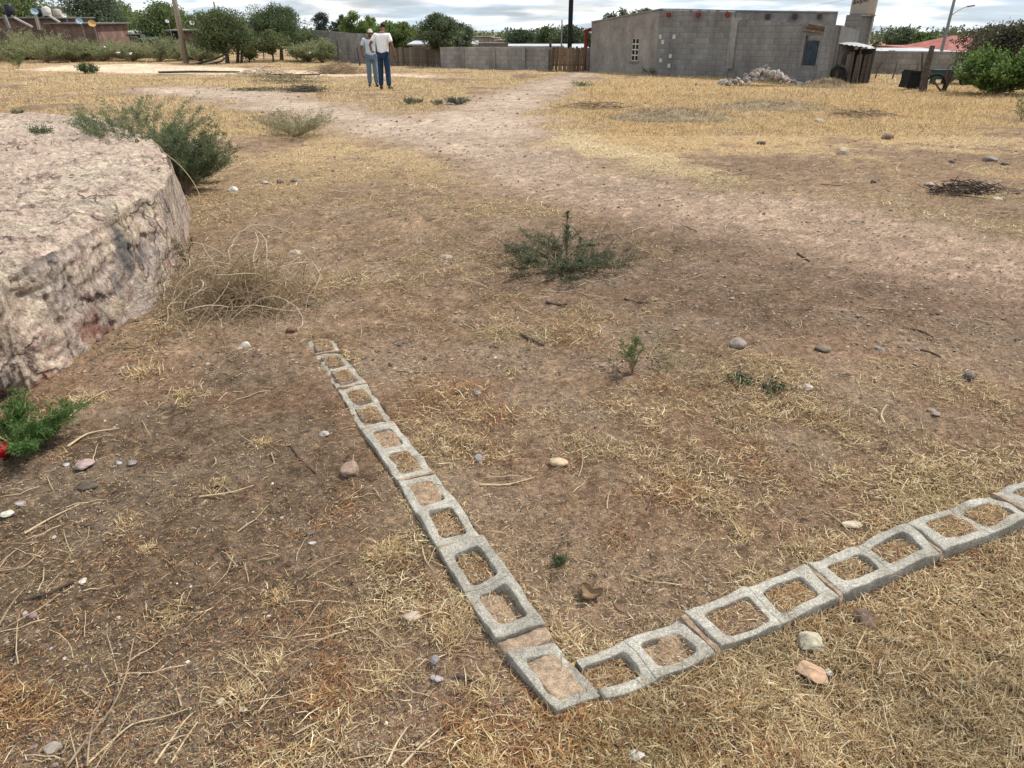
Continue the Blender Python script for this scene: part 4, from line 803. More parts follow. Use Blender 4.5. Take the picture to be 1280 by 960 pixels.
def bush(u, v, rad, h, ns, nl, ll, lw, cols, label, cat='shrub', name='green_shrub', z0=None, arch=1.0, sx=1.0, bare=.15, stemr=.004, stemm='twig', tall=0, group=None, loc=None, subs=5):
    p = loc if loc is not None else A(u, v); zb = gz(p.x, p.y) if z0 is None else z0
    t = thing(name, label, cat, (p.x, p.y, zb), 0, group); mb = MB(); LP = []; LD = []
    for i in range(ns):
        a = rng.uniform(0, 2 * pi); R = rad * rng.uniform(.45, 1.05); H = h * rng.uniform(.45, 1.05) * (1 - .35 * (R / rad) ** 2 * arch)
        if tall and i < tall: R *= .15; H = h * 1.0
        q = []
        K = 8
        for s in np.linspace(0, 1, K):
            q.append(Vector((cos(a) * R * sx * s ** .8 + .03 * rad * sin(7 * s + i), sin(a) * R * s ** .8 + .03 * rad * cos(6 * s + i), H * (s ** .75 if not arch else (1.15 * s ** .8 - .15 * s * s * 1.0)))))
        mb.tube(q, [stemr * (1 - .75 * s) for s in np.linspace(0, 1, K)], 4, False)
        Q = np.array(q)
        m_ = nl // ns
        for _ in range(subs):                    # side shoots
            s = rng.uniform(.25, .95); j = min(int(s * (K - 1)), K - 2); b = Q[j] + (Q[j + 1] - Q[j]) * (s * (K - 1) - j)
            d = (Q[j + 1] - Q[j]); d = d / np.linalg.norm(d) + rng.normal(0, .65, 3); d[2] = abs(d[2]) * .8; d /= np.linalg.norm(d); SL = rad * rng.uniform(.12, .38)
            e = b + d * SL; mb.tube([b, (b + e) / 2 + rng.normal(0, .02 * rad, 3), e], [stemr * .45, stemr * .35, stemr * .15], 3, False)
            f = rng.uniform(0, 1, m_ // (subs + 1)); LP.append(b + (e - b) * f[:, None] + rng.normal(0, ll * .35, (len(f), 3))); LD.append(d * .5 + rng.normal(0, .8, (len(f), 3)))
        f = rng.uniform(bare, 1, m_ // (subs + 1)) * (K - 1); j = np.minimum(f.astype(int), K - 2); b = Q[j] + (Q[j + 1] - Q[j]) * (f - j)[:, None]
        LP.append(b + rng.normal(0, ll * .3, b.shape)); LD.append((Q[j + 1] - Q[j]) * 3 + rng.normal(0, .9, b.shape))
    mb.build('woody_stem', stemm, t)
    if nl:
        P = np.concatenate(LP); D = np.concatenate(LD); P[:, 2] = np.maximum(P[:, 2], .005); V, F, cc = leafcloud(P, D, np.full(len(P), ll), np.full(len(P), lw), cols); meshobj('foliage', V, F, 'leaf', t, False, None, cc)
    return t
GM = [(.075, .10, .055), (.10, .13, .07), (.055, .075, .045), (.13, .15, .09)]; GT = [(.11, .14, .075), (.15, .18, .10), (.08, .105, .06)]
t = bush(700, 336, .52, .17, 40, 19000, .016, .006, GM + [(.09, .12, .06), (.2, .16, .1)], 'low spreading dark green thorny shrub in the middle of the yard', arch=1, bare=.05, stemr=.004, sx=1.0)
bush(708, 325, .05, .34, 5, 900, .013, .005, GM, 'upright green shoot rising behind the middle of the low shrub', name='green_shoot', cat='shoot', arch=0, bare=.2, tall=3, subs=2)
bush(236, 236, .62, .56, 70, 34000, .032, .006, [(.085, .125, .055), (.115, .16, .075), (.06, .09, .045), (.10, .14, .06), (.2, .17, .09)], 'feathery dark green shrub behind the corner of the stone platform', arch=0, bare=.1)
bush(200, 210, .72, .84, 56, 22000, .032, .007, [(.13, .175, .08), (.16, .2, .1)], 'lighter green shrub over the far edge of the stone platform', arch=0, loc=Vector((-4.1, 8.0, 0)))
bush(0, 0, .45, .72, 30, 9000, .03, .007, [(.10, .14, .06), (.13, .17, .08), (.075, .11, .05)], 'small shrub joining the two green shrubs behind the platform rim', arch=0, loc=Vector((-3.45, 7.5, 0)))
bush(14, 560, .26, .16, 44, 26000, .020, .0035, [(.10, .19, .045), (.13, .22, .06), (.07, .14, .04)], 'bright green feathery shrub cut by the left edge of the picture', arch=0, sx=1.1, bare=.02)
bush(4, 480, .05, .06, 10, 400, .02, .006, G2, 'small green sprig at the foot of the platform on the left edge', name='green_sprig', cat='sprig', arch=0)
bush(790, 470, .13, .2, 8, 1700, .013, .0035, G2, 'slender light green sprout with upright feathery leaves right of centre', name='green_sprout', cat='sprout', arch=0, tall=3)
bush(812, 448, .30, .07, 6, 500, .014, .004, G2, 'creeping green runner beside the slender light green sprout', name='green_sprout', cat='sprout')
bush(925, 482, .08, .028, 14, 260, .017, .011, G1, 'left of two dark clover like plants on the right', name='leafy_weed', cat='weed')
bush(962, 492, .07, .025, 12, 200, .018, .012, G1, 'right of two dark clover like plants on the right', name='leafy_weed', cat='weed')
bush(698, 711, .025, .042, 10, 500, .012, .002, [(.06, .11, .04), (.045, .08, .035)], 'tiny dark green seedling right of the left row', name='seedling', cat='seedling', arch=0)
bush(370, 170, .62, .36, 60, 5000, .05, .008, [(.16, .19, .09), (.2, .22, .11), (.4, .34, .2)], 'upright grass green weed clump in straw right of the platform', arch=0, name='weed_clump', cat='weed')
bush(515, 130, .27, .16, 30, 2200, .03, .012, GG, 'left one of the round grey green cushion plants by the path', name='cushion_plant', cat='plant')
bush(545, 131, .18, .12, 18, 900, .03, .012, GG, 'smallest middle one of the grey green cushion plants', name='cushion_plant', cat='plant')
bush(572, 130, .30, .17, 30, 2400, .03, .012, [(.10, .12, .085), (.08, .1, .07)], 'right and darkest one of the grey green cushion plants', name='cushion_plant', cat='plant')
bush(112, 92, .42, .5, 24, 2400, .07, .03, DG, 'small dark bushy plant alone in far straw at the left', name='dark_bush', cat='bush')
bush(22, 86, .5, .8, 18, 1200, .07, .02, G2, 'slim green plant in straw at the far left edge', name='green_plant', cat='plant', arch=0)
bush(50, 166, .14, .06, 14, 600, .03, .007, G1, 'small green tuft growing on top of the stone platform', name='weed_tuft', cat='weed', loc=Vector((*[float(a) for a in at(50, 167, PZ)], 0)), z0=PZ)
bush(22, 140, .10, .05, 10, 300, .03, .007, G1, 'smaller green tuft at the far rim of the platform', name='weed_tuft', cat='weed', loc=Vector((*[float(a) for a in at(22, 143, PZ)], 0)), z0=PZ)
bush(722, 108, .5, .12, 16, 500, .06, .02, G2, 'flat green weed in straw before the plank gate', name='flat_weed', cat='weed')
bush(1276, 150, .3, .45, 14, 900, .05, .015, OL, 'olive plant at the right edge of the far field', name='olive_plant', cat='plant', arch=0)
bush(810, 93, .35, .3, 12, 500, .05, .02, DG, 'dark weed at the corner foot of the grey house', name='dark_weed', cat='weed')
# bare tangle of a dead shrub beside the platform
t = thing('dead_shrub', 'tangled leafless tan shrub of curling branches beside the platform', 'dead shrub', (*A(292, 385)[:2], 0))
mb = MB(); mb2 = MB(); o0 = Vector(t.location)
for i in range(520):
    b = A(292 + rng.normal(0, 48), 372 + rng.normal(0, 20)); a = rng.uniform(0, 2 * pi); el = rng.uniform(.4, 1.45); L = rng.uniform(.3, .8); p = Vector((b.x, b.y, 0)); P = [p - o0]; da = rng.normal(0, .8); K = 9
    for s in range(K):
        d = Vector((cos(a) * cos(el), sin(a) * cos(el), sin(el))); p = p + d * L / K; p.z = max(p.z, .01); P.append(p - o0); a += da / 3 + rng.normal(0, .3); el -= rng.uniform(.05, .38)
    thick = rng.random() < .1; r = rng.uniform(.003, .0055) if thick else rng.uniform(.0012, .0026)
    if (P[-1] + o0).x < -2.35: continue
    (mb if thick else mb2).tube(P, [r * (1 - .6 * k_ / K) for k_ in range(K + 1)], 5 if thick else 3, False)
M['palewood'] = mat('bleached_branch', (.46, .38, .28), .2, 40, .85, .3)
mb.build('branch', 'palewood', t); mb2.build('fine_branches', 'twig', t)
n = 4200; c0 = A(315, 380); a = rng.uniform(0, 2 * pi, n); q = np.abs(rng.normal(0, .2, n)); x = c0.x + q * np.cos(a) * 1.15; y = c0.y + q * np.sin(a) * .9; z = rng.uniform(0, 1, n) ** 1.6 * .27 * np.exp(-(q / .28) ** 2) + .005
V, F, cc = blades(x, y, z, rng.uniform(.05, .16, n), rng.uniform(.0012, .0024, n), rng.uniform(-.4, 1.1, n), rng.uniform(0, 2 * pi, n), rng.normal(0, 1.2, n), straw_cols(n, np.full(n, .5), np.full(n, .7), np.zeros(n), np.zeros(n)) * .7)
meshobj('dry_leaf_litter', V - np.array(o0)[None], F, 'straw', t, False, None, cc)['kind'] = 'stuff'
bush(235, 330, .12, .25, 8, 500, .015, .006, G1, 'few green leaves at the platform side of the dead shrub', name='green_sprig', cat='sprig', arch=0)
def heap(u, v, rad, h, n, label, name='stick_heap', cat='brush pile', mt='darktwig', rr=(.006, .014), green=0):
    p = A(u, v); t = thing(name, label, cat, (p.x, p.y, gz(p.x, p.y))); mb = MB()
    for i in range(n):
        a = rng.uniform(0, 2 * pi); q = rng.normal(0, .4, 2) * rad; zc = h * rng.uniform(0, 1) * math.exp(-(q[0] ** 2 + q[1] ** 2) / rad ** 2 * 1.5) + .01; L = rad * rng.uniform(.12, .45); d = Vector((cos(a), sin(a), rng.normal(0, .15)))
        c = Vector((q[0] * 1.2, q[1] * .7, zc)); r = rng.uniform(*rr); mb.tube([c - d * L, c + Vector(rng.normal(0, .03, 3)), c + d * L], [r, r * .8, r * .4], 4, False)
    mb.build('sticks', mt, t)['kind'] = 'stuff'
    if green:
        P = np.stack([rng.normal(0, rad * .5, green) * 1.4, rng.normal(0, rad * .3, green), rng.uniform(0, h, green)], 1); V, F, cc = leafcloud(P, rng.normal(0, 1, P.shape), np.full(green, .06), np.full(green, .02), G1); meshobj('foliage', V, F, 'leaf', t, False, None, cc)
    return t
heap(1205, 243, .42, .09, 130, 'flat heap of dark dry sticks in the right field', rr=(.003, .008))
heap(1072, 144, .7, .12, 70, 'small spread of grey sticks farther back in the right field', mt='twig')
heap(384, 114, .6, .16, 130, 'dark cut branches with some green leaves on the far left path', name='cut_branches', green=700, rr=(.005, .01), mt='bark')
heap(325, 112, .8, .08, 30, 'thin green cut bough left of the dark cut branches', name='cut_branches', green=900, mt='twig')
heap(745, 136, .8, .15, 70, 'low brush mound at the path bend', mt='twig')
heap(330, 95, 1.2, .35, 130, 'pale leafless brush on the sandy strip at the left', mt='palewood', rr=(.008, .016))
heap(425, 92, 1.2, .5, 320, 'round rust brown dead bush left of the two men', name='dead_bush', cat='dead shrub', mt='twig', rr=(.006, .012))
heap(360, 103, 1.0, .3, 60, 'low green grey weeds on the sandy strip', name='low_weeds', cat='weeds', green=1200, mt='twig')
# dry mounds in the right field
def mound(u, v, rx, ry, h, label, col=(.24, .19, .13)):
    rx *= .72; ry *= .72; h *= .8; p = A(u, v); n = 34; a = np.linspace(-1, 1, n); X_, Y_ = np.meshgrid(a, a); x = X_.ravel(); y = Y_.ravel(); z = h * np.exp(-(x * x + y * y) * 2.6) * (1 + (fbm2(x * 5 + u, y * 5, 3, 5) - .5) * .9) - h * .09 - .25 * sst(.72, 1.0, np.hypot(x, y))
    idx = np.arange(n * n).reshape(n, n); F = np.stack([idx[:-1, :-1], idx[:-1, 1:], idx[1:, 1:], idx[1:, :-1]], -1).reshape(-1, 4)
    cc = np.array(col)[None] * (.6 + .8 * fbm2(x * 9, y * 9, 4, 7))[:, None]; t = thing('earth_mound', label, 'mound', (p.x, p.y, gz(p.x, p.y)))
    meshobj('earth', np.stack([x * rx, y * ry, z], 1), F, 'ground', t, True, None, cc); m_ = 1600; xx = rng.normal(0, .42, m_); yy = rng.normal(0, .42, m_); zz = h * np.exp(-(xx * xx + yy * yy) * 2.6) * .95 - h * .09
    V, F, c2 = blades(xx * rx, yy * ry, zz, rng.uniform(.06, .2, m_), rng.uniform(.006, .012, m_), rng.uniform(.1, 1, m_), rng.uniform(0, 6.3, m_), rng.normal(0, .6, m_), straw_cols(m_, np.zeros(m_), np.full(m_, .2), np.zeros(m_), np.zeros(m_)) * .72); meshobj('dry_grass', V, F, 'straw', t, False, None, c2)['kind'] = 'stuff'
mound(840, 148, 2.2, 1.2, .22, 'long grey mound of earth and straw in the golden field')
mound(960, 136, 2.6, 1.3, .2, 'paler second mound right of the long grey mound')
mound(1035, 108, 1.6, .9, .34, 'straw covered mound in front of the plank shack')
# ------------------------------------------------------------------ trees
def tree(u, Y, h, w_, label, cols, zc=None, nl=5000, ls=.11, name='tree', clumps=30, trunk=.14, gap=.55, group=None, limbs=6, base=.25, x=None, flat=1.0, cat='tree', bark='bark'):
    p = on(u, Y, h * .65) if x is None else Vector((x, Y, 0)); t = thing(name, label, cat, (p.x, p.y, 0), 0, group); mb = MB()
    H = h; R = w_ / 2; cs = []
    for i in range(clumps):
        a = rng.uniform(0, 2 * pi); q = rng.uniform(0, 1) ** .5; e = rng.uniform(-1, 1)
        zz = H * (base + (1 - base) * .5) + e * H * (1 - base) * .42 * flat; rr = R * .78 * math.sqrt(max(.05, 1 - (e * .9) ** 2)) * q
        cs.append((cos(a) * rr, sin(a) * rr, zz, rng.uniform(.2, .42) * R * (1.15 - .3 * abs(e))))
    cs[0] = (0, 0, H * .93, R * .22)
    mb.tube([(0, 0, -.1), (.03 * R, .02 * R, H * base * .6), (-.03 * R, 0, H * (base + .15))], [trunk, trunk * .8, trunk * .55], 7)
    for i in range(limbs):
        c = cs[i + 1]; s0 = Vector((0, 0, H * base * rng.uniform(.6, 1.1))); e = Vector(c[:3]); mb.tube([s0, s0.lerp(e, .5) + Vector((0, 0, .08 * H)), e], [trunk * .5, trunk * .3, trunk * .1], 5, False)
    for c in cs[limbs + 1:]:
        e = Vector(c[:3]); s0 = Vector(cs[1 + int(rng.integers(0, limbs))][:3]) * .6; s0.z = max(s0.z, H * base * .7); mb.tube([s0, e], [trunk * .16, trunk * .05], 4, False)
    nl = int(nl * 1.7); ls = ls * 1.45; mb.build('trunk', bark, t); P = []; sh = []
    per = nl // clumps
    for c in cs:
        d = rng.normal(0, 1, (per, 3)); d /= np.linalg.norm(d, axis=1)[:, None]; q = rng.uniform(0, 1, per) ** .45; P.append(np.array(c[:3])[None] + d * (q * c[3])[:, None] * np.array([1.25, 1.25, .85])[None]); 
    P = np.concatenate(P); V, F, cc = leafcloud(P, rng.normal(0, 1, P.shape), np.full(len(P), ls), np.full(len(P), ls * .5), cols, .35); meshobj('crown', V, F, 'leaf', t, False, None, cc); return t
# ------------------------------------------------------------------ block walls
def block_wall(t, a, b, z0, ztop, bm, jm, th=.15, L=.4, Hb=.2, skip=None, name='block', limit=300, back=True, jit=.004, state=None, hole=None):
    """coursed blocks from a to b; ztop(s) is the top height along the wall (s in metres); skip(s0,s1,zlo,zhi) leaves an opening"""
    a = Vector((a[0], a[1], 0)); b = Vector((b[0], b[1], 0)); d = b - a; Ln = d.length; d.normalize(); R = Matrix((d, Vector((-d.y, d.x, 0)), Vector((0, 0, 1)))).transposed(); st = state if state is not None else {'n': 0}
    rest = MB(); jb = MB(); row = 0; z = z0; ang = math.atan2(d.y, d.x)
    if 'mesh' not in st:
        st['mesh'] = {}
    def unit(w_, h_):
        k = (round(w_, 2), round(h_, 2), round(th, 2), bm)
        if k not in st['mesh']:
            bv = .006; m_ = MB(); w2, h2, t2 = w_ / 2 - .006, h_ / 2 - .006, th / 2
            V = [(-w2, -t2, -h2), (w2, -t2, -h2), (w2, -t2, h2), (-w2, -t2, h2), (-w2 - .004, t2, -h2 - .004), (w2 + .004, t2, -h2 - .004), (w2 + .004, t2, h2 + .004), (-w2 - .004, t2, h2 + .004)]
            me = bpy.data.meshes.new(name); me.from_pydata(V, [], [(0, 1, 2, 3), (5, 4, 7, 6), (0, 4, 5, 1), (3, 2, 6, 7), (0, 3, 7, 4), (1, 5, 6, 2)]); me.materials.append(M[bm]); st['mesh'][k] = me
        return st['mesh'][k]
    while z < z0 + 9:
        s = -(L / 2 if row % 2 else 0); anyb = False
        while s < Ln - .02:
            s0, s1 = max(s, 0), min(s + L, Ln); tz = min(ztop(s0), ztop(s1)); zt = min(z + Hb, tz)
            if s1 - s0 > .05 and zt - z > .05:
                anyb = True
                pieces = [(s0, s1)]
                if hole and z < hole[3] - .04 and zt > hole[2] + .04: pieces = [(p0, p1) for p0, p1 in ((s0, min(s1, hole[0])), (max(s0, hole[1]), s1)) if p1 - p0 > .03]
                for s0, s1 in pieces:
                    c = a + d * (s0 + s1) / 2; off = R @ Vector((0, rng.uniform(-jit, jit), 0)); me = unit(s1 - s0, zt - z); loc = Vector((c.x, c.y, (z + zt) / 2)) + off
                    if st['n'] < limit:
                        o = bpy.data.objects.new(name, me); C.objects.link(o); o.parent = t; o.location = loc - t.location; o.rotation_euler = (0, 0, ang); st['n'] += 1
                    else: rest.add([(R @ v.co) + loc - t.location for v in me.vertices], [tuple(p.vertices) for p in me.polygons])
            s += L
        z += Hb; row += 1
        if not anyb: break
    if rest.v: rest.build('block_course', bm, t)['kind'] = 'stuff'
    if back:                                     # mortar core, slightly inside the faces
        S = np.linspace(0, Ln, max(2, int(Ln / .2) + 1)); S = np.sort(np.r_[S, hole[0], hole[1]]) if hole else S
        for i in range(len(S) - 1):
            s0, s1 = S[i], S[i + 1]; zt = min(ztop(s0), ztop(s1)) - .01; sm = (s0 + s1) / 2; segs = [(z0 - .1, zt)]
            if hole and hole[0] < sm < hole[1]: segs = [(z0 - .1, hole[2]), (hole[3], zt)]
            if skip:
                zs = np.arange(z0, zt, .05); seg = []; cur = None
                for q in zs:
                    if skip(sm - .01, sm + .01, q, q + .05):
                        if cur is not None: seg.append((cur, q)); cur = None
                    elif cur is None: cur = q
                if cur is not None: seg.append((cur, zt))
                segs = seg
            for q0, q1 in segs:
                c = a + d * sm; jb.box(Vector((c.x, c.y, (q0 + q1) / 2)) - t.location, (s1 - s0, th - .014, q1 - q0), R)
        jb.build('mortar_core', jm, t)
    return st
# ---- the grey house
HA = Vector((3.62, 35.6, 0)); HC = Vector((6.16, 32.6, 0)); HD = Vector((8.62, 30.3, 0)); HE = Vector((11.95, 28.9, 0))
zA = zat(HA, 28); zC = zat(HC, 12); zE = zat(HE, 16); zD = zat(HD, 14)
house = thing('grey_house', 'grey one storey concrete block house with rendered left side and red beam ends', 'house', HC)
def quadwall(t, a, b, za, zb, th, m, name, z0=-.1, cut=None):
    """rendered wall with sloping top and an optional opening (s0,s1,z0,z1)"""
    a = Vector((a.x, a.y, 0)); b = Vector((b.x, b.y, 0)); d = (b - a); Ln = d.length; d.normalize(); nn = Vector((-d.y, d.x, 0)); mb = MB(); zt = lambda s: za + (zb - za) * s / Ln
    cols_ = [(0, Ln, z0, None)] if not cut else [(0, cut[0], z0, None), (cut[1], Ln, z0, None), (cut[0], cut[1], z0, cut[2]), (cut[0], cut[1], cut[3], None)]
    for s0, s1, q0, q1 in cols_:
        P = [(s0, q0), (s1, q0), (s1, q1 if q1 is not None else zt(s1)), (s0, q1 if q1 is not None else zt(s0))]
        V = [a + d * s + Vector((0, 0, z)) - t.location for s, z in P] + [a + d * s + nn * th + Vector((0, 0, z)) - t.location for s, z in P]
        mb.add(V, [(0, 1, 2, 3), (7, 6, 5, 4), (0, 4, 5, 1), (1, 5, 6, 2), (2, 6, 7, 3), (3, 7, 4, 0)])
    return mb.build(name, m, t)
LA = (HC - HA).length; dA = (HC - HA).normalized(); nA = Vector((-dA.y, dA.x, 0))
def sal(u, a, d):                                # distance along a wall (a,d) seen under column u at z about 1
    best = min(np.linspace(-1, 12, 2601), key=lambda s: abs(640 + FPX * (a.x + d.x * s) / (pc * (a.y + d.y * s) + ps * .5) - u)); return float(best)
s0, s1 = sal(789.5, HA, dA), sal(798, HA, dA); pm = HA + dA * (s0 + s1) / 2; wz0, wz1 = zat(pm, 76), zat(pm, 48)
quadwall(house, HA, HC, zA, zC, .15, 'plaster', 'rendered_wall', cut=(s0, s1, wz0, wz1))
wn = thing('window', None, None, (0, 0, 0)); wn.parent = house
mb = MB(); 
for k_ in range(3): c = HA + dA * (s0 + (s1 - s0) * k_ / 2) - nA * .0 + Vector((0, 0, (wz0 + wz1) / 2)); mb.box(c + nA * .03 - house.location, (.035, .035, wz1 - wz0), Matrix((dA, nA, Vector((0, 0, 1)))).transposed())
for k_ in range(5): c = HA + dA * (s0 + s1) / 2 + Vector((0, 0, wz0 + (wz1 - wz0) * k_ / 4)); mb.box(c + nA * .03 - house.location, (s1 - s0 - .002, .03, .05), Matrix((dA, nA, Vector((0, 0, 1)))).transposed())
mb.build('window_grille', 'tank_pale', wn)
mb = MB(); c = HA + dA * (s0 + s1) / 2 + Vector((0, 0, (wz0 + wz1) / 2)); mb.box(c + nA * .10 - house.location, (s1 - s0, .01, wz1 - wz0), Matrix((dA, nA, Vector((0, 0, 1)))).transposed()); mb.build('pane', 'glass', wn)
mb = MB(); c = HA + dA * (s0 + s1) / 2 + Vector((0, 0, wz0 - .03)); mb.box(c - nA * .02 - house.location, (s1 - s0 + .14, .1, .05), Matrix((dA, nA, Vector((0, 0, 1)))).transposed()); mb.build('sill', 'slab', wn)
dF = (HD - HC).normalized(); LF = (HD - HC).length
st = block_wall(house, HC, HD, 0, lambda s: zC + (zD - zC) * s / LF, 'cblock', 'joint', limit=200)
dG = (HE - HD).normalized(); LG = (HE - HD).length
quadwall(house, HD, HE, zD, zE, .15, 'plaster', 'upper_wall'); bpy.data.objects['upper_wall'].active_material = M['slab']
nF = Vector((-dF.y, dF.x, 0)); nG = Vector((-dG.y, dG.x, 0))
quadwall(house, HA + nA * .01 + Vector((.9, 4.2, 0)), HA, zA, zA, .15, 'plaster', 'rear_wall')
mb = MB(); mb.add([Vector((p.x, p.y, z - .12)) - house.location for p, z in ((HA, zA), (HC, zC), (HD, zD), (HE, zE), (HE + Vector((1.5, 5, 0)), zE), (HA + Vector((1, 5, 0)), zA))], [tuple(range(6))]); mb.build('roof_slab', 'slab', house)
mb = MB()
for a_, b_, za, zb in ((HA, HC, zA, zC), (HC, HD, zC, zD), (HD, HE, zD, zE)):
    d = (b_ - a_).normalized(); nn = Vector((-d.y, d.x, 0)); mb.bar(a_ + nn * .06 + Vector((0, 0, za + .02)) - house.location, b_ + nn * .06 + Vector((0, 0, zb + .02)) - house.location, .2, .045)
mb.build('parapet_cap', 'slab', house)
for u, red in ((834, 1), (871, 1), (870, 1), (906, 1)):
    if u == 871: continue
    s = sal(u, HC, dF); p = HC + dF * s; z = zat(p, 18.5); MB().box(p - nF * .06 + Vector((0, 0, z)) - house.location, (.15, .26, .15), Matrix((dF, nF, Vector((0, 0, 1)))).transposed()).build('beam_end', 'redwood', house)
for u in (954, 987, 1017):
    s = sal(u, HD, dG); p = HD + dG * s; z = zat(p, 20.5); MB().box(p - nG * .05 + Vector((0, 0, z)) - house.location, (.16, .26, .16), Matrix((dG, nG, Vector((0, 0, 1)))).transposed()).build('beam_end', 'darktwig', house)['label'] = 'dark weathered beam end'
for (u, v) in ((824, 46), (842.5, 46), (829, 52.5), (840, 70), (828.5, 75.5), (839.5, 82)):
    s = sal(u, HC, dF); p = HC + dF * max(s, .12); z = zat(p, v); MB().box(p - nF * .08 + Vector((0, 0, z)) - house.location, (.13, .02, .15), Matrix((dF, nF, Vector((0, 0, 1)))).transposed()).build('mortar_patch', 'tank_pale', house)
# ---- the unfinished lean-to room
KA = Vector((8.50, 29.75, 0)); KB = Vector((10.80, 25.75, 0)); dK = (KB - KA).normalized(); LK = (KB - KA).length; nK = Vector((-dK.y, dK.x, 0))
room = thing('unfinished_room', 'unfinished grey block room with sloping top in front of the house', 'building', KA)
su = lambda u: sal(u, KA, dK)
k1, k2, k3 = su(918), su(945), su(1038); 
def zp(u, v): p = KA + dK * su(u); return zat(p, v)
zz_ = [(0, zp(905, 25)), (k2, zp(942, 24)), (k3, zp(1030, 35)), (LK + .2, zp(1042, 37))]
ztopK = lambda s: float(np.interp(s, [q[0] for q in zz_], [q[1] for q in zz_]))
o0_, o1_ = su(1006), su(1024); oz0, oz1 = zp(1015, 82), zp(1015, 45)
def skipK(a_, b_, lo, hi):
    m_ = (a_ + b_) / 2; zc_ = (lo + hi) / 2
    if o0_ < m_ < o1_ and oz0 < zc_ < oz1: return True
    return False
block_wall(room, KA, KB, 0, ztopK, 'cblock', 'joint', hole=(o0_, o1_, oz0, oz1), limit=290)
p = KA + dK * (o0_ + o1_) / 2; R_ = Matrix((dK, nK, Vector((0, 0, 1)))).transposed()
mb = MB(); w_ = o1_ - o0_; nr_ = 40; V = []; 
for i in range(nr_ + 1):
    s = -w_ / 2 + w_ * i / nr_; q = p + dK * s + nK * (.06 + .02 * sin(i * 2 * pi / 5)); V += [Vector((q.x, q.y, oz0)) - room.location, Vector((q.x, q.y, oz1 - .14)) - room.location]
mb.add(V, [(2 * i, 2 * i + 2, 2 * i + 3, 2 * i + 1) for i in range(nr_)]); mb.build('corrugated_shutter', 'bluesheet', room)
for k_ in range(3): 
    z = oz1 + .08 + .075 * k_; pa = KA + dK * (o0_ - .12 + .1 * k_); pb = KA + dK * (o1_ + .45 - .05 * k_); MB().bar(pa - nK * (.1 + .02 * k_) + Vector((0, 0, z + .12)) - room.location, pb - nK * (.1 + .02 * k_) + Vector((0, 0, z)) - room.location, .06, .06).build('lintel_board', 'scrapwood', room)
pc_ = KA + dK * su(1036); zc2 = zat(pc_, 31); 
block_wall(room, KA + dK * (su(1032)) - nK * .17, KB + dK * .02 - nK * .17, 0, lambda s: zc2, 'cblock', 'joint', limit=0, th=.19, back=True)
q = KB + dK * .05; quadwall(room, q, q + Vector((1.3, 1.5, 0)), zc2 * .99, zc2 * .9, .15, 'joint', 'side_wall')
s = su(912); p = KA + dK * .05 - nK * .04; MB().box(p + Vector((0, 0, 1.22)) - room.location, (.34, .2, 1.75), R_).build('concrete_column', 'slab', room)
quadwall(house, HD - dF * .45 - nF * .03, HD - nF * .03, zD - .3, zD - .3, .02, 'slab', 'rendered_strip')
# ---- plank shack with tin roof
SA = Vector((10.98, 25.85, 0)); SB = Vector((12.35, 26.3, 0)); shack = thing('plank_shack', 'narrow shack of rough vertical planks under a small tin roof', 'shack', SA)
dS = (SB - SA).normalized(); nS = Vector((-dS.y, dS.x, 0)); LS = (SB - SA).length; RS = Matrix((dS, nS, Vector((0, 0, 1)))).transposed()
s = 0; i = 0
while s < LS:
    w_ = rng.uniform(.05, .11); z1 = rng.uniform(.9, 1.08); z0 = 0 if rng.random() < .8 else rng.uniform(.1, .5)
    if i not in (2, 3, 8, 12): 
        pr = SA + dS * (s + w_ / 2) + nS * rng.uniform(-.02, .02); o = MB().box((0, 0, 0), (w_ * .94, .03, z1 - z0), RS @ Matrix.Rotation(rng.normal(0, .035), 3, 'Y')).build('plank', 'wood', shack, loc=pr + Vector((0, 0, (z0 + z1) / 2)) - shack.location)
    s += w_; i += 1
for pr in (SA + nS * .7, SB + nS * .7, SA, SB): MB().tube([pr - shack.location, pr + Vector((0, 0, 1.2)) - shack.location], .045, 6).build('post', 'wood', shack)
quadwall(shack, SA + nS * .8, SB + nS * .8, 1.05, 1.05, .03, 'scrapwood', 'back_boards'); quadwall(shack, SB, SB + nS * .8, 1.1, 1.05, .03, 'wood', 'side_boards')
za_, zb_, zc_, zd_ = zat(SA, 47) + .0, zat(SB, 57), 1.3, 1.15
ra = SA - dS * .12 - nS * .12 + Vector((0, 0, 1.24)); rb = SB + dS * .3 - nS * .12 + Vector((0, 0, 1.06)); rc = SB + dS * .4 + nS * .85 + Vector((0, 0, 1.2)); rd = SA - dS * .02 + nS * .85 + Vector((0, 0, 1.48))
n = 60; V = []; 
for i in range(n + 1):
    f = i / n; dz = .012 * sin(f * 2 * pi * 9); V += [ra.lerp(rb, f) + Vector((0, 0, dz)) - shack.location, rd.lerp(rc, f) + Vector((0, 0, dz)) - shack.location]
MB().add(V, [(2 * i, 2 * i + 2, 2 * i + 3, 2 * i + 1) for i in range(n)]).build('tin_roof', 'zinc', shack)
def tyre(c, R1, r1, lab, n_=None, tilt=None):
    mb = MB(); V = []; F = []; a_, b_ = 24, 8; Rm = tilt or Matrix.Identity(3)
    for i in range(a_):
        for j in range(b_): th, ph = 2 * pi * i / a_, 2 * pi * j / b_; V.append(Rm @ Vector(((R1 + r1 * cos(ph)) * cos(th), r1 * sin(ph), (R1 + r1 * cos(ph)) * sin(th))))
    for i in range(a_):
        for j in range(b_): F.append((i * b_ + j, i * b_ + (j + 1) % b_, ((i + 1) % a_) * b_ + (j + 1) % b_, ((i + 1) % a_) * b_ + j))
    mb.add(V, F); o = mb.build('old_tyre', 'tyre', None, True, c); return tagp(o, lab, 'tyre')
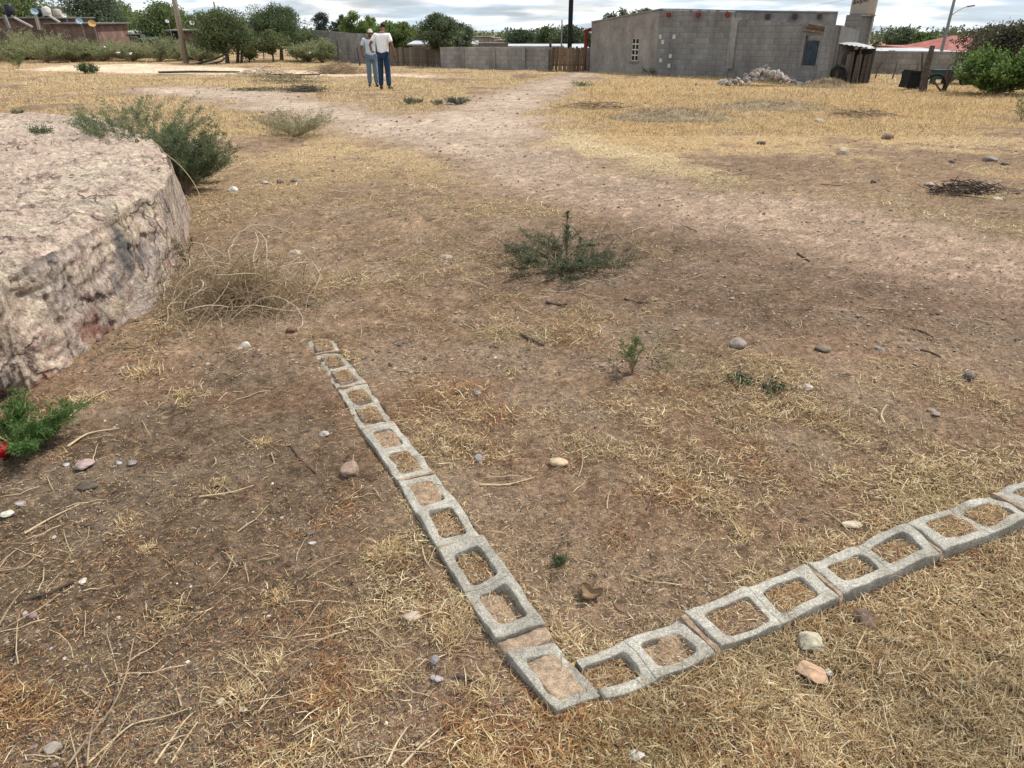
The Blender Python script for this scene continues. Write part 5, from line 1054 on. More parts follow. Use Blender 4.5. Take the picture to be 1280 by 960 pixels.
pt = SA - dS * .0 - nS * .16; tyre(Vector((pt.x, pt.y, .33)), .22, .07, 'old black tyre leaning against the plank shack')
# ---- block tower with plastic tank
TY = 30.6; tl_ = on(1057, TY, 1.8); tl_.z = 0; tw = thing('water_tower', 'square grey block tower carrying a beige water tank', 'water tower', tl_)
ta, tb, tcn = on(1057, TY, 1.9), on(1075.5, TY - .55, 1.9), on(1091.5, TY - .1, 1.9); ta.z = tb.z = tcn.z = 0; tz = zat(tb, 20)
block_wall(tw, ta, tb, 0, lambda s: tz, 'cblock_pale', 'joint_pale', limit=100, th=.12)
quadwall(tw, tb + (tcn - tb) * .02 + Vector((0, .1, 0)), tcn + Vector((0, .1, 0)), tz, tz, .1, 'joint', 'recessed_wall'); quadwall(tw, tcn - (tcn - tb) * .12, tcn, tz, tz, .12, 'cblock_pale', 'corner_pier')  # recess drawn in the dark joint colour, so its shade is painted in
mb = MB(); mb.prism([(v.x - tl_.x, v.y - tl_.y) for v in (ta + Vector((-.03, 0, 0)), tb + Vector((0, -.04, 0)), tcn + Vector((.04, 0, 0)), tcn + Vector((.1, 1.0, 0)), ta + Vector((.4, .9, 0)))], tz, tz + .05); mb.build('top_slab', 'slab', tw)
tk = on(1080.5, TY + .1, 2.6); tr_ = .46
tank = thing('water_tank', 'beige upright plastic water tank with black lettering on the block tower', 'water tank', (tk.x, tk.y, tz + .05))
MB().lathe([(tr_ * .98, 0), (tr_, .06), (tr_, .95), (tr_ * 1.02, 1.0), (tr_, 1.05), (tr_, 1.25), (tr_ * .75, 1.42), (.22, 1.5), (.22, 1.58), (0, 1.6)], 28).build('tank_body', 'tank_beige', tank, True)
fc = bpy.data.curves.new('lettering', 'FONT'); fc.body = 'Booper'; fc.size = .23; fc.extrude = .004; fc.shear = .4; fo = bpy.data.objects.new('lettering', fc); C.objects.link(fo)
bpy.context.view_layer.update(); me = bpy.data.meshes.new_from_object(fo); bpy.data.objects.remove(fo)
for v_ in me.vertices:
    x_, y_, z_ = v_.co; th = -3.15 + x_ / tr_; v_.co = Vector((cos(th) * (tr_ + .004 + z_), sin(th) * (tr_ + .004 + z_), .34 + y_ + .16 * x_))
me.materials.clear(); me.materials.append(M['ink']); lo = bpy.data.objects.new('lettering', me); C.objects.link(lo); lo.parent = tank
# ---- porch at the left of the house
por = thing('porch', 'red timber porch with dark sloping roof at the left end of the house', 'porch', on(731, 36)); pl = Vector(por.location)
a_, b_ = on(728, 36), on(744, 36.2); zl_, zr_ = zat(a_, 37.5), zat(b_, 32)
MB().add([v - pl for v in (a_ + Vector((0, 0, zl_)), b_ + Vector((0, 0, zr_)), b_ + Vector((.2, 3, zr_)), a_ + Vector((.2, 3, zl_)), a_ + Vector((0, 0, zl_ - .1)), b_ + Vector((0, 0, zr_ - .2)), b_ + Vector((.2, 3, zr_ - .2)), a_ + Vector((.2, 3, zl_ - .1)))], [(0, 1, 2, 3), (7, 6, 5, 4), (0, 4, 5, 1), (1, 5, 6, 2), (2, 6, 7, 3), (3, 7, 4, 0)]).build('porch_roof', 'redwood', por)
for u_, y_ in ((730.5, 36.1), (731.5, 38.8)): q = on(u_, y_); MB().box(q + Vector((0, 0, zl_ / 2)) - pl, (.13, .13, zl_ - .06)).build('post', 'redwood', por)
# ---- plank gate and perimeter walls
gt = thing('plank_gate', 'low screen of rough brown planks closing the end of the path', 'plank gate', on(689, 35.8)); gl = Vector(gt.location)
ga, gb = on(689, 35.8), on(728, 35.6); dg = (gb - ga).normalized(); Lg = (gb - ga).length; s = 0
while s < Lg:
    w_ = rng.uniform(.07, .15); h_ = rng.uniform(.94, 1.06); q = ga + dg * (s + w_ / 2) + Vector((0, rng.uniform(-.03, .03), 0)); MB().box((0, 0, 0), (w_ * .92, .03, h_), Matrix.Rotation(rng.normal(0, .05), 3, 'Y')).build('plank', 'scrapwood', gt, loc=q + Vector((0, 0, h_ / 2)) - gl); s += w_
for z in (.25, .8): MB().bar(ga + Vector((0, .06, z)) - gl, gb + Vector((0, .06, z)) - gl, .05, .07).build('rail', 'scrapwood', gt)
solo(MB().tube([on(672, 35), on(697, 35)], .05, 6), 'ground_log', 'darktwig', 'dark log lying before the plank gate', 'log', base=on(672, 35))
pw = thing('perimeter_wall', 'low grey block wall running across the back from tree to gate', 'block wall', on(552, 39.5)); 
zw = zat(on(650, 36.8), 59.5); block_wall(pw, on(552, 39.0), on(690, 36.3), 0, lambda s: zw, 'cblock_pale', 'joint_pale', limit=240)
for u_ in (579, 617, 654, 683): q = on(u_, 38.3 - (u_ - 579) / 104 * 2.2 + .1); MB().box(q - Vector(pw.location) + Vector((0, .0, zw / 2)), (.16, .2, zw + .02)).build('concrete_post', 'slab', pw)
pg = thing('perimeter_wall', 'short piece of low block wall under the porch', 'block wall', on(731, 36.6)); block_wall(pg, on(731, 36.6), on(743, 36.4), 0, lambda s: zw, 'cblock_pale', 'joint_pale', limit=60)
tlw = thing('perimeter_wall', 'taller weathered grey wall behind the two men with sloping top', 'block wall', on(398, 52))
wa, wb = on(398, 52), on(470, 45.5); Lw = (wb - wa).length; z_a, z_b = zat(wa, 37.5), zat(wb, 43); block_wall(tlw, wa, wb, 0, lambda s: z_a + (z_b - z_a) * s / Lw, 'cblock_pale', 'joint_pale', limit=200)
plf = thing('board_fence', 'brown board fence between the two men and the dark tree', 'board fence', on(468, 42)); fa, fb = on(480, 42), on(552, 40); df = (fb - fa).normalized(); s = 0; Lf = (fb - fa).length; zf = zat(on(515, 41), 59.5)
while s < Lf: 
    w_ = rng.uniform(.14, .26); h_ = zf * rng.uniform(.92, 1.03); q = fa + df * (s + w_ / 2) + Vector((0, rng.uniform(-.04, .04), 0)); MB().box((0, 0, 0), (w_ * .95, .03, h_), Matrix.Rotation(rng.normal(0, .03), 3, 'Y')).build('board', 'fencewood', plf, loc=q + Vector((0, 0, h_ / 2)) - Vector(plf.location)); s += w_
rw = thing('perimeter_wall', 'long pale block wall behind the leaning posts on the right', 'block wall', on(1080, 33)); ra_, rb_ = on(1078, 33.4), on(1232, 31); zrw = zat(on(1110, 33), 63.5)
block_wall(rw, ra_, rb_, 0, lambda s: zrw, 'cblock_pale', 'joint_pale', limit=200)
q = on(1108, 33); MB().box(q - Vector(rw.location) + Vector((0, -.04, zrw / 2)), (.2, .2, zrw + .03)).build('concrete_post', 'slab', rw)
# ---- roofs behind the right wall
def gable(name, lab, u0, u1, Y, zb, zr, dep, wm, rm, skew=.5, cat='house', dy=0, ov=.25):
    a_, b_ = on(u0, Y, zb), on(u1, Y + dy, zb); a_.z = b_.z = 0; t = thing(name, lab, cat, a_); l = Vector(t.location); W_ = (b_ - a_).length; d = (b_ - a_).normalized(); nn = Vector((-d.y, d.x, 0))
    P = lambda s, q, z: a_ + d * s + nn * q + Vector((0, 0, z)) - l
    MB().add([P(0, 0, -.1), P(W_, 0, -.1), P(W_, dep, -.1), P(0, dep, -.1), P(0, 0, zb), P(W_, 0, zb), P(W_, dep, zb), P(0, dep, zb)], [(0, 1, 5, 4), (1, 2, 6, 5), (2, 3, 7, 6), (3, 0, 4, 7)]).build('wall', wm, t)
    m_ = dep * .5; s0_, s1_ = W_ * skew * .6, W_ * (1 - skew * .1); e = ov
    MB().add([P(-e, -e, zb), P(W_ + e, -e, zb), P(W_ + e, dep + e, zb), P(-e, dep + e, zb), P(s0_, m_, zr), P(s1_, m_, zr), P(-e, -e, zb - .06), P(W_ + e, -e, zb - .06), P(W_ + e, dep + e, zb - .06), P(-e, dep + e, zb - .06)], [(0, 1, 5, 4), (2, 3, 4, 5), (3, 0, 4), (1, 2, 5), (9, 8, 7, 6), (0, 6, 7, 1), (3, 9, 6, 0), (1, 7, 8, 2)]).build('roof', rm, t); return t
def flat(name, lab, u0, u1, Y, z0, z1, dep, wm, rm, cat='shed', dy=0, ztilt=0, door=False):
    a_, b_ = on(u0, Y, z0), on(u1, Y + dy, z0); a_.z = b_.z = 0; t = thing(name, lab, cat, a_); l = Vector(t.location); W_ = (b_ - a_).length; d = (b_ - a_).normalized(); nn = Vector((-d.y, d.x, 0)); P = lambda s, q, z: a_ + d * s + nn * q + Vector((0, 0, z)) - l
    MB().add([P(0, 0, -.1), P(W_, 0, -.1), P(W_, dep, -.1), P(0, dep, -.1), P(0, 0, z0), P(W_, 0, z0), P(W_, dep, z1), P(0, dep, z1)], [(0, 1, 5, 4), (1, 2, 6, 5), (2, 3, 7, 6), (3, 0, 4, 7)]).build('wall', wm, t); e = .25
    V = [P(-e, -e, z0 + .01), P(W_ + e, -e, z0 + .01 + ztilt), P(W_ + e, dep + e, z1 + .01), P(-e, dep + e, z1 + .01)]; MB().add(V + [v - Vector((0, 0, .07)) for v in V], [(0, 1, 2, 3), (7, 6, 5, 4), (0, 4, 5, 1), (1, 5, 6, 2), (3, 2, 6, 7)[::-1], (0, 3, 7, 4)]).build('roof', rm, t); return t
Z = lambda u, v, Y: zat(on(u, Y), v)
flat('tin_roof_shed', 'long shed with pale tin roof just behind the right wall', 1118, 1196, 36, Z(1150, 65.5, 36), Z(1150, 60, 39.5), 3.5, 'plaster', 'zinc')
flat('tin_roof_shed', 'second tin roofed shed right of the street lamp', 1186, 1262, 33.5, Z(1200, 68, 33.5), Z(1220, 64, 36), 2.5, 'slab', 'zinc')
flat('low_shed', 'far small shed with reddish grey roof behind the long tin shed', 1143, 1176, 44, Z(1160, 60, 44), Z(1160, 56.5, 48), 4, 'plaster', 'redroof')
gable('red_roof_house', 'house with large red hipped roof behind the sheds on the right', 1186, 1262, 42, Z(1200, 63, 42), Z(1215, 44.5, 45), 6, 'plaster', 'redroof', .85)
gable('far_house', 'tiny far house with red roof left of the right hand trees', 1100, 1117, 70, Z(1108, 61, 70), Z(1108, 57.5, 72), 4, 'plaster', 'redroof')
# antenna on the red house
q = on(1253, 43); z = 1.6; mb = MB(); 
mb.tube([Vector((0, 0, 0)), Vector((.05, 0, Z(1253, 31, 43)))], .02, 5)
for k_ in range(4): mb.tube([(-.5 + .3 * k_, -.0, Z(1253, 33, 43)), (-.2 + .3 * k_, .3, Z(1253, 33, 43) + .03)], .012, 4)
mb.tube([(-.6, 0, Z(1253, 33, 43)), (.5, 0, Z(1253, 33, 43) + .06)], .014, 4); solo(mb, 'antenna', 'metalpole', 'thin television antenna above the trees at the right', 'antenna').location = q
# ---- street lamp, poles, wires
lb = onv(1170, 92, 34.5); lb.z = 0; lt = thing('street_lamp', 'street lamp with curved arm on a tall slim pole at the right', 'street lamp', lb)
MB().tube([(0, 0, 0), (.0, 0, 4.6)], [.07, .055], 10).build('pole', 'metalpole', lt, True)
zl1, zl2 = Z(1190, 20, 34.5), Z(1200, 8, 34.5); MB().tube([(0, 0, zl1), (.25, -.03, zl1 + .2), (.5, -.05, zl2 - .03), (.62, -.06, zl2)], .022, 6).build('arm', 'tank_pale', lt, True)
MB().box((.74, -.06, zl2 + .01), (.3, .14, .06), Matrix.Rotation(-.15, 3, 'Y')).build('lamp_head', 'metalpole', lt)
pb = on(233, 45.5); t = thing('utility_pole', 'leaning grey timber utility pole at the far left', 'utility pole', pb)
MB().tube([(0, 0, -.2), (.0, 0, 6)], [.17, .12], 10).build('pole', 'pole', t, True)
solo(MB().box((0, 0, 1.55), (.2, .2, 3.1)), 'black_post', 'black', 'tall square black post standing behind the plank gate', 'post').location = on(711, 36.6)
solo(MB().tube([(0, 0, 0), (0, 0, Z(701, 25, 46))], .04, 6), 'thin_pole', 'metalpole', 'thin grey pole left of the black post', 'pole').location = on(701, 46)
solo(MB().tube([(0, 0, 0), (0, 0, Z(279, 2, 56))], .05, 6), 'thin_pole', 'metalpole', 'thin pole rising behind the dark left mesquite tree', 'pole').location = on(279, 56)
solo(MB().tube([(0, 0, 0), (0, 0, Z(1175, 49, 52))], .04, 6), 'thin_pole', 'metalpole', 'short thin pole left of the street lamp behind the sheds', 'pole').location = on(1174, 52)
def wire(a_, b_, sag, lab):
    P = [a_.lerp(b_, s) - Vector((0, 0, sag * 4 * s * (1 - s))) for s in np.linspace(0, 1, 18)]; solo(MB().tube(P, .006, 4), 'overhead_wire', 'metalpole', lab, 'wire', 'overhead wires', base=P[0])
lp = Vector((lb.x, lb.y, 4.3)); wire(lp, Vector((24.5, 35, 2.6)), .1, 'overhead wire running right from the street lamp'); wire(lp, Vector((-2, 66, 4.9)), .8, 'overhead wire crossing the sky behind the grey house')
wire(lp - Vector((0, 0, .25)), Vector((13.3, 40, 2.5)), .15, 'overhead wire slanting from the street lamp behind the water tank')
q = Vector((pb.x, pb.y, 5.6)); wire(q, Vector((-42, 50, 4.3)), .5, 'overhead wire running left from the timber pole'); wire(q - Vector((0, 0, .3)), Vector((-44, 54, 3.4)), .5, 'lower overhead wire running left from the timber pole'); wire(q, Vector((3, 66, 5.2)), .9, 'overhead wire running right from the timber pole')
# ---- leaning posts on the right, box, drum, pickup
def post(u, v, u2, v2, r, lab, m='wood', name='fence_post', cat='fence post'):
    b_ = A(u, v); m_ = onv(u2, v2, b_.y); P = [b_, b_.lerp(m_, .5) + Vector((rng.normal(0, .02), 0, 0)), m_]; return solo(MB().tube([p_ + Vector((0, 0, 0)) for p_ in P], [r, r * .85, r * .6], 6), name, m, lab, cat, base=b_)
M['wood_dark'] = mat('dark_weathered_wood', (.075, .062, .052), .4, 14, .95, .6)
post(1153, 115, 1166, 57, .11, 'thick dark trunk leaning right beside the black box', 'wood_dark'); post(1152, 112, 1153, 65, .04, 'thin forked post left of the thick leaning trunk', 'wood_dark')
post(1180, 114, 1196, 74, .055, 'dark bent post left of the bright green bush', 'wood_dark'); post(1178, 113, 1204, 86, .03, 'brace leaning right from the dark bent post'); post(1176, 114, 1162, 90, .03, 'curved limb leaning left at the dark bent post')
post(1094, 98, 1104, 76, .03, 'first thin leaning fence post right of the shack'); post(1115, 99, 1122, 75, .03, 'second thin leaning fence post right of the shack'); post(1144, 98, 1148, 79, .025, 'third thin leaning fence post left of the trunk')
post(1133, 101, 1130, 88, .13, 'squat dark stump between the thin fence posts', 'wood_dark', 'tree_stump', 'stump'); post(1032, 98, 1027, 84, .025, 'thin rod leaning on the block room below its window')
post(1181, 110, 1187, 80, .02, 'thin red brown rod behind the bent post', 'redwood')
q = A(1144, 112); solo(MB().box((0, .25, .27), (.52, .5, .5), Matrix.Rotation(.1, 3, 'Y')).box((0, -.01, .5), (.56, .06, .05)).box((0, -.01, .05), (.56, .06, .05)), 'black_crate', 'black', 'black box standing left of the thick leaning trunk', 'crate', base=(0, 0, 0)).location = q
q = A(1176, 106); solo(MB().box((0, .2, .3), (.5, .4, .27)).box((-.2, .2, .09), (.05, .3, .2)).box((.2, .2, .09), (.05, .3, .2)).box((0, .2, .45), (.54, .44, .03)), 'green_box', 'green_box', 'dark green box on legs between the trunk and the bent post', 'box').location = q
q = A(1166, 114); tyre(Vector((q.x, q.y, .16)), .3, .035, 'thin worn bicycle tyre half buried in straw at the right')
q = A(1212, 108); pk = thing('derelict_car', 'low brown derelict car body with dark windows half hidden by the bright green bush', 'car', (q.x + .35, q.y + 1.0, 0), radians(4)); pk.scale = (.66, .66, .62); 
mb = MB(); mb.prism([(-.95, -.75), (2.9, -.75), (2.9, .75), (-.95, .75)], .28, .66); mb.build('body', 'paint_brown', pk)
mb = MB(); V = [(-.75, -.7, .66), (1.1, -.7, .66), (1.1, .7, .66), (-.75, .7, .66), (-.35, -.58, 1.12), (.95, -.58, 1.12), (.95, .58, 1.12), (-.35, .58, 1.12)]; mb.add(V, [(0, 1, 5, 4), (1, 2, 6, 5), (2, 3, 7, 6), (3, 0, 4, 7), (4, 5, 6, 7)]); mb.build('window_glass', 'glass', pk)
mb = MB(); mb.box((.3, 0, 1.13), (1.32, 1.2, .03)); [mb.bar(Vector(V[i]) + Vector((0, -.004 if i < 2 else .004, 0)), Vector(V[i + 4]), .05, .05) for i in range(4)]; mb.build('cab_frame', 'paint_brown', pk)
mb = MB(); mb.box((1, -.76, .62), (3.8, .02, .05)); mb.build('side_trim', 'white', pk)
for x_ in (-.4, 2.2):
    for y_ in (-.7, .7): MB().tube([(x_, y_ - .09, .28), (x_, y_ + .09, .28)], .28, 16).build('wheel', 'tyre', pk)
# ---- rubble heap by the room
q = A(950, 107); rh = thing('rubble_heap', 'heap of pale broken stones before the unfinished block room', 'stone heap', (q.x, q.y, 0))
sm = [stone_mesh(700 + k_, (1, .8, .75), c_, 2, .75) for k_, c_ in enumerate([(.26, .235, .21), (.33, .30, .27), (.19, .165, .145), (.27, .21, .185), (.42, .39, .36)])]
k_ = 0
for i in range(170):
    a = rng.uniform(0, 2 * pi); r = abs(rng.normal(0, .5)); x_ = cos(a) * r * 1.5 + (.2 if r < .5 else 0); y_ = sin(a) * r * .75; z_ = .47 * math.exp(-(x_ - .1) ** 2 / .55 - y_ ** 2 / .35) * rng.uniform(.6, 1.02); s_ = rng.uniform(.14, .36)
    o = bpy.data.objects.new('rubble_stone', sm[int(rng.integers(0, 5))]); C.objects.link(o); o.parent = rh; o.location = (x_, y_, z_ + s_ * .2); o.scale = (s_, s_ * rng.uniform(.7, 1), s_ * rng.uniform(.6, 1)); o.rotation_euler = tuple(rng.uniform(-1, 1, 3))
stone(998, 106, 20, 7, (.42, .38, .34), 'long pale stone lying right of the rubble heap', .3)
# ---- left side houses and their roof gear
bh = flat('brick_house', 'long low reddish brown brick house with water tanks at the far left', -60, 62, 52, Z(30, 22, 52), Z(30, 21, 56), 5, 'brick', 'joint', 'house')
flat('brick_house', 'second brick house with dishes, right of the long low one', 62, 119, 50, Z(95, 29, 50), Z(95, 28, 54), 4, 'brick', 'joint', 'house')
def tank_(u, v0, v1, wpx, Y, m, lab, legs=True):
    z0, z1 = Z(u, v1, Y), Z(u, v0, Y); p0 = on(u, Y, (z0 + z1) / 2); r = wpx / 2 * (pc * Y) / FPX; t = thing('roof_tank', lab, 'water tank', (p0.x, p0.y, z0)); h_ = z1 - z0
    MB().lathe([(r * .98, 0), (r, h_ * .05), (r, h_ * .32), (r * 1.03, h_ * .36), (r, h_ * .4), (r, h_ * .82), (r * .6, h_ * .95), (r * .3, h_), (0, h_)], 18).build('tank_body', m, t, True)
    for k_ in (-1, 1): MB().box((k_ * r * .6, 0, -.2), (.12, r * 1.4, .4)).build('support', 'slab', t)
    return t
tank_(11, 4, 19, 11, 54, 'tank_black', 'dark grey tank on a stand at the far left corner'); tank_(50, 10, 20, 10, 54, 'tank_black', 'black tank partly behind the pale tank'); tank_(58, 8, 20, 10, 53.4, 'tank_pale', 'pale tall tank right of the black one on the roof'); tank_(72, 11, 23, 10, 55, 'tank_beige', 'beige tank alone on the roof right of the pale tank')
def beam(u0, v0, u1, v1, Y, r, m, lab, name='roof_beam', cat='beam'): a_, b_ = onv(u0, v0, Y), onv(u1, v1, Y); solo(MB().bar(a_, b_, r, r), name, m, lab, cat, base=a_)
beam(18, 22, 41, 34, 51.5, .1, 'tank_pale', 'pale beam sloping down right from the leftmost tank'); beam(44, 17, 49, 37, 51.4, .14, 'tank_beige', 'upright leaning concrete bar left of the pale tank'); beam(62, 20, 75, 28, 49.6, .1, 'tank_pale', 'pale slanting bar right of the pale tank'); beam(5, 19, 12, 36, 51.3, .16, 'slab', 'leaning grey pillar below the leftmost tank')
def dish(u, v, r, Y, m, lab):
    p0 = onv(u, v, Y); t = thing('satellite_dish', lab, 'satellite dish', p0); mb = MB(); V = []; F = []; a_, n_ = 18, 4
    for k_ in (0, 1):
        for i in range(n_):
            f = (i + .01) / (n_ - 1); 
            for j in range(a_): th = 2 * pi * j / a_; V.append((cos(th) * f * r, f * f * r * -.3 - k_ * .02 + .1, sin(th) * f * r * .9))
        for i in range(n_ - 1):
            for j in range(a_): b0 = k_ * n_ * a_; F.append((b0 + i * a_ + j, b0 + i * a_ + (j + 1) % a_, b0 + (i + 1) * a_ + (j + 1) % a_, b0 + (i + 1) * a_ + j))
    R_ = Matrix.Rotation(-.4, 3, 'X') @ Matrix.Rotation(.5, 3, 'Z'); mb.add([R_ @ Vector(v_) for v_ in V], F); mb.build('reflector', m, t, True); MB().tube([(0, .1, 0), (0, .2, -.5), (0, .2, -1.1)], .03, 6).build('mast', 'metalpole', t)
    MB().tube([(0, .05, -r * .8), (0, -.4, 0)], .015, 4).build('feed_arm', 'metalpole', t)
dish(99, 26, .2, 49, 'dish_blue', 'pale blue satellite dish on the second brick house'); dish(115, 29, .22, 48.5, 'dish_orange', 'orange brown satellite dish at the end of the second brick house'); dish(43, 14, .22, 51, 'dish_blue', 'small pale dish left of the black tank'); dish(80, 19, .15, 52, 'white', 'tiny white dish right of the beige tank')
dish(209, 26, .12, 52, 'white', 'small white dish in the tree left of the timber pole'); dish(240, 28, .17, 54, 'white', 'white dish right of the timber pole')
flat('green_roof_shed', 'left shed with pale green tin roof behind the hedge', 119, 147, 56, Z(130, 42, 56), Z(130, 38.5, 59), 3, 'brick', 'teal'); flat('green_roof_shed', 'right shed with pale green tin roof and brick front', 166, 195, 56, Z(180, 47.5, 56), Z(180, 39.5, 59), 3, 'brick', 'teal')
flat('grey_shed', 'small dark grey hut between the two green roofed sheds', 144, 157, 54, Z(150, 42, 54), Z(150, 42, 56), 2, 'joint', 'joint'); gable('white_house', 'white plastered gable wall between the green roofed sheds', 147, 168, 57, Z(157, 44, 57), Z(157, 37, 59), 3, 'tank_pale', 'tank_pale', .8, 'house')
flat('dark_shed', 'dark open shed left of the leaning timber pole', 212, 229, 54, Z(220, 37.5, 54), Z(220, 36.5, 56), 2, 'black', 'slab'); flat('brick_wall', 'reddish brick wall right of the leaning timber pole', 229, 262, 52, Z(245, 38, 52), Z(245, 38, 52.4), .3, 'brick', 'brick', 'brick wall')
# far town on the hill and roofs beyond the back wall
for i, (u0, u1, v0, Y, m, lab) in enumerate([(585, 612, 45.5, 90, 'plaster', 'far tan house with flat roof left on the rise'), (606, 622, 47, 95, 'tank_beige', 'far beige house second on the rise'), (620, 634, 50, 85, 'plaster', 'far low tan house third on the rise'), (594, 640, 53.5, 70, 'slab', 'long far grey shed below the rise')]): flat('far_house', lab, u0, u1, Y, Z(u0, v0, Y), Z(u0, v0 - .3, Y + 6), 6, m, m, 'house')
flat('pale_roof_shed', 'shed with pale roof sheet behind the back wall near the plank gate', 640, 706, 48, Z(660, 57.5, 48), Z(660, 55, 51), 3, 'slab', 'zinc'); flat('pale_roof_shed', 'pale roofed shed behind the dark tree', 515, 590, 44, Z(540, 55, 44), Z(540, 51, 47), 3, 'plaster', 'zinc'); flat('pale_roof_shed', 'small pale roofed shed between black post and porch', 712, 731, 44, Z(720, 60, 44), Z(720, 55, 47), 3, 'slab', 'zinc')
t = tank_(580.5, 37, 49, 9, 45, 'tank_black', 'black water tank on the roof right of the dark tree'); beam(588, 47, 598, 55, 44, .12, 'white', 'white diagonal pipe right of the black roof tank', 'roof_pipe', 'pipe')
t = tank_(688, 53, 59, 3, 46, 'tank_black', 'tiny black tank behind the wall left of the gate')
# ---- hills
def hill(pts, Y, name='hill'):
    P = [(on(u, Y).x, zat(on(u, Y), v)) for u, v in pts]; xs = np.linspace(P[0][0], P[-1][0], 160); zs = np.interp(xs, [p[0] for p in P], [p[1] for p in P]); zs = zs + (fbm2(xs * .03, xs * 0, 4, 3) - .5) * Y * .006
    V = []; n = len(xs); D = Y * .5
    for j, f in enumerate(np.linspace(0, 1, 8)): V += [(x_, Y - D * .25 * (1 - f) + f * D * .0, max(-1, z_ * f ** .7 + (rng.normal(0, 1) * Y * .0006 if 0 < f < 1 else 0))) for x_, z_ in zip(xs, zs)]
    V += [(x_, Y + D, -2) for x_ in xs]; F = [(j * n + i, j * n + i + 1, (j + 1) * n + i + 1, (j + 1) * n + i) for j in range(8) for i in range(n - 1)]
    o = meshobj(name, V, F, 'hill', None, True); o['kind'] = 'structure'; return o
hill([(-700, 30), (-200, 18), (0, 12), (35, 3), (60, 10), (85, 9), (110, 14), (150, 12), (185, 17), (230, 20), (330, 30), (420, 38)], 420, 'hill')
hill([(380, 42), (560, 38), (600, 40), (640, 42), (720, 43.5)], 520, 'far_hill'); bpy.data.objects['far_hill'].active_material = mat('pale_hill', (.22, .19, .15), .3, .03, 1, 0, col2=(.15, .17, .1))
# ---- trees
ML = G2 + G1
tree(5, 62, 4.3, 9, 'broad green tree behind the tanks at the far left', G2 + OL, nl=6000, ls=.17, base=.15)
tree(112, 60, 4.9, 5.6, 'tall grey green tree behind the second brick house', GT + GG, nl=7000, ls=.15, base=.15); tree(145, 66, 3.8, 5.5, 'round leafy tree right of the tall grey green tree', G2, nl=5000, ls=.16, base=.12); tree(168, 70, 2.8, 6, 'low light green tree above the white gable', [(.15, .2, .07), (.11, .16, .06)], nl=4000, ls=.16, base=.1)
tree(203, 58, 3.5, 4.6, 'dense green tree left of the timber pole', OL + G2, nl=6000, ls=.14, base=.18); tree(228, 66, 3.3, 2.6, 'narrow tree right behind the timber pole', G2, nl=2600, ls=.14); tree(250, 64, 2.7, 3, 'small far tree between pole and mesquite', G1, nl=2600, ls=.14)
tree(277, 45.5, 2.75, 4.0, 'dark spreading mesquite tree, left of the pair', DG + OL, nl=9500, ls=.085, base=.22, clumps=34, flat=.95); tree(346, 51, 3.25, 4.2, 'dark umbrella shaped mesquite tree, right of the pair', DG + [(.055, .075, .03)], nl=9500, ls=.085, base=.34, clumps=34, flat=.8)
tree(338, 47.5, 1.75, 2.3, 'small olive mesquite under the umbrella shaped one', OL, nl=4200, ls=.08, base=.3, trunk=.07); tree(378, 49.5, 1.6, 2.6, 'low olive tree right of the umbrella shaped one', OL + DG, nl=4200, ls=.08, base=.15, trunk=.07); tree(308, 48, 1.5, 1.8, 'low dark tree between the two mesquites', OL, nl=2600, ls=.08, base=.15, trunk=.06)
tree(403, 60, 3.1, 1.7, 'slim blue green conifer left behind the tall wall', [(.07, .095, .07), (.05, .07, .055)], nl=2600, ls=.11, base=.1); tree(418, 62, 2.5, 1.2, 'shorter slim conifer beside the first', [(.07, .095, .07)], nl=1500, ls=.11, base=.1); tree(428, 62, 3.0, 1.3, 'third slim tree behind the tall wall', G1, nl=1700, ls=.11, base=.1)
tree(443, 57, 2.95, 2.4, 'bright green tree directly behind the tall wall', BG + G2, nl=4200, ls=.12, base=.12); tree(461, 58, 2.8, 1.6, 'pointed green tree behind the men', BG + G2, nl=2200, ls=.12, base=.12); tree(484, 52, 2.25, 3.2, 'wide bright green tree right behind the men', BG + G2, nl=5200, ls=.11, base=.1); tree(507, 52, 2.2, 2.4, 'yellow green tree between the men and the dark tree', [(.16, .2, .05), (.12, .17, .04)], nl=4200, ls=.11, base=.1); tree(527, 50, 1.95, 2.0, 'grey green tree touching the dark tree', GT, nl=2600, ls=.1, base=.1)
tree(549, 39.6, 2.45, 2.1, 'dark tree with two stems growing over the board fence', DG + GT, nl=7000, ls=.075, base=.32, trunk=.1); tree(576, 42.5, 2.1, 1.6, 'grey green tree half behind the dark tree and the black tank', GT, nl=3000, ls=.08, base=.3, trunk=.06)
tree(652, 66, 1.8, 3.0, 'far dark round tree left beyond the back wall', G1, nl=3000, ls=.14, base=.1); tree(640, 72, 1.5, 1.8, 'far low tree at the edge of the round ones', G1, nl=1500, ls=.14, base=.1); tree(685, 64, 2.0, 3.2, 'far round tree left of the black post', OL + G1, nl=3200, ls=.13, base=.1); tree(712, 62, 2.1, 3.4, 'far round tree behind the black post', G1, nl=3200, ls=.13, base=.1); tree(736, 50, 1.6, 1.4, 'small tree seen under the porch roof', G1, nl=1500, ls=.1, base=.1)
for i, (u_, v_, w_) in enumerate([(762, 16, 1.0), (779, 11.5, 1.2), (792, 12, 1.1), (806, 10, .9), (770, 20, 1.0)]): tree(u_, 42 + i, Z(u_, v_, 42 + i), w_, ['first', 'second', 'third', 'fourth', 'lowest'][i] + ' pale leafy treetop showing over the rendered house wall', GT + [(.17, .2, .13)], nl=700, ls=.12, base=.55, trunk=.05)
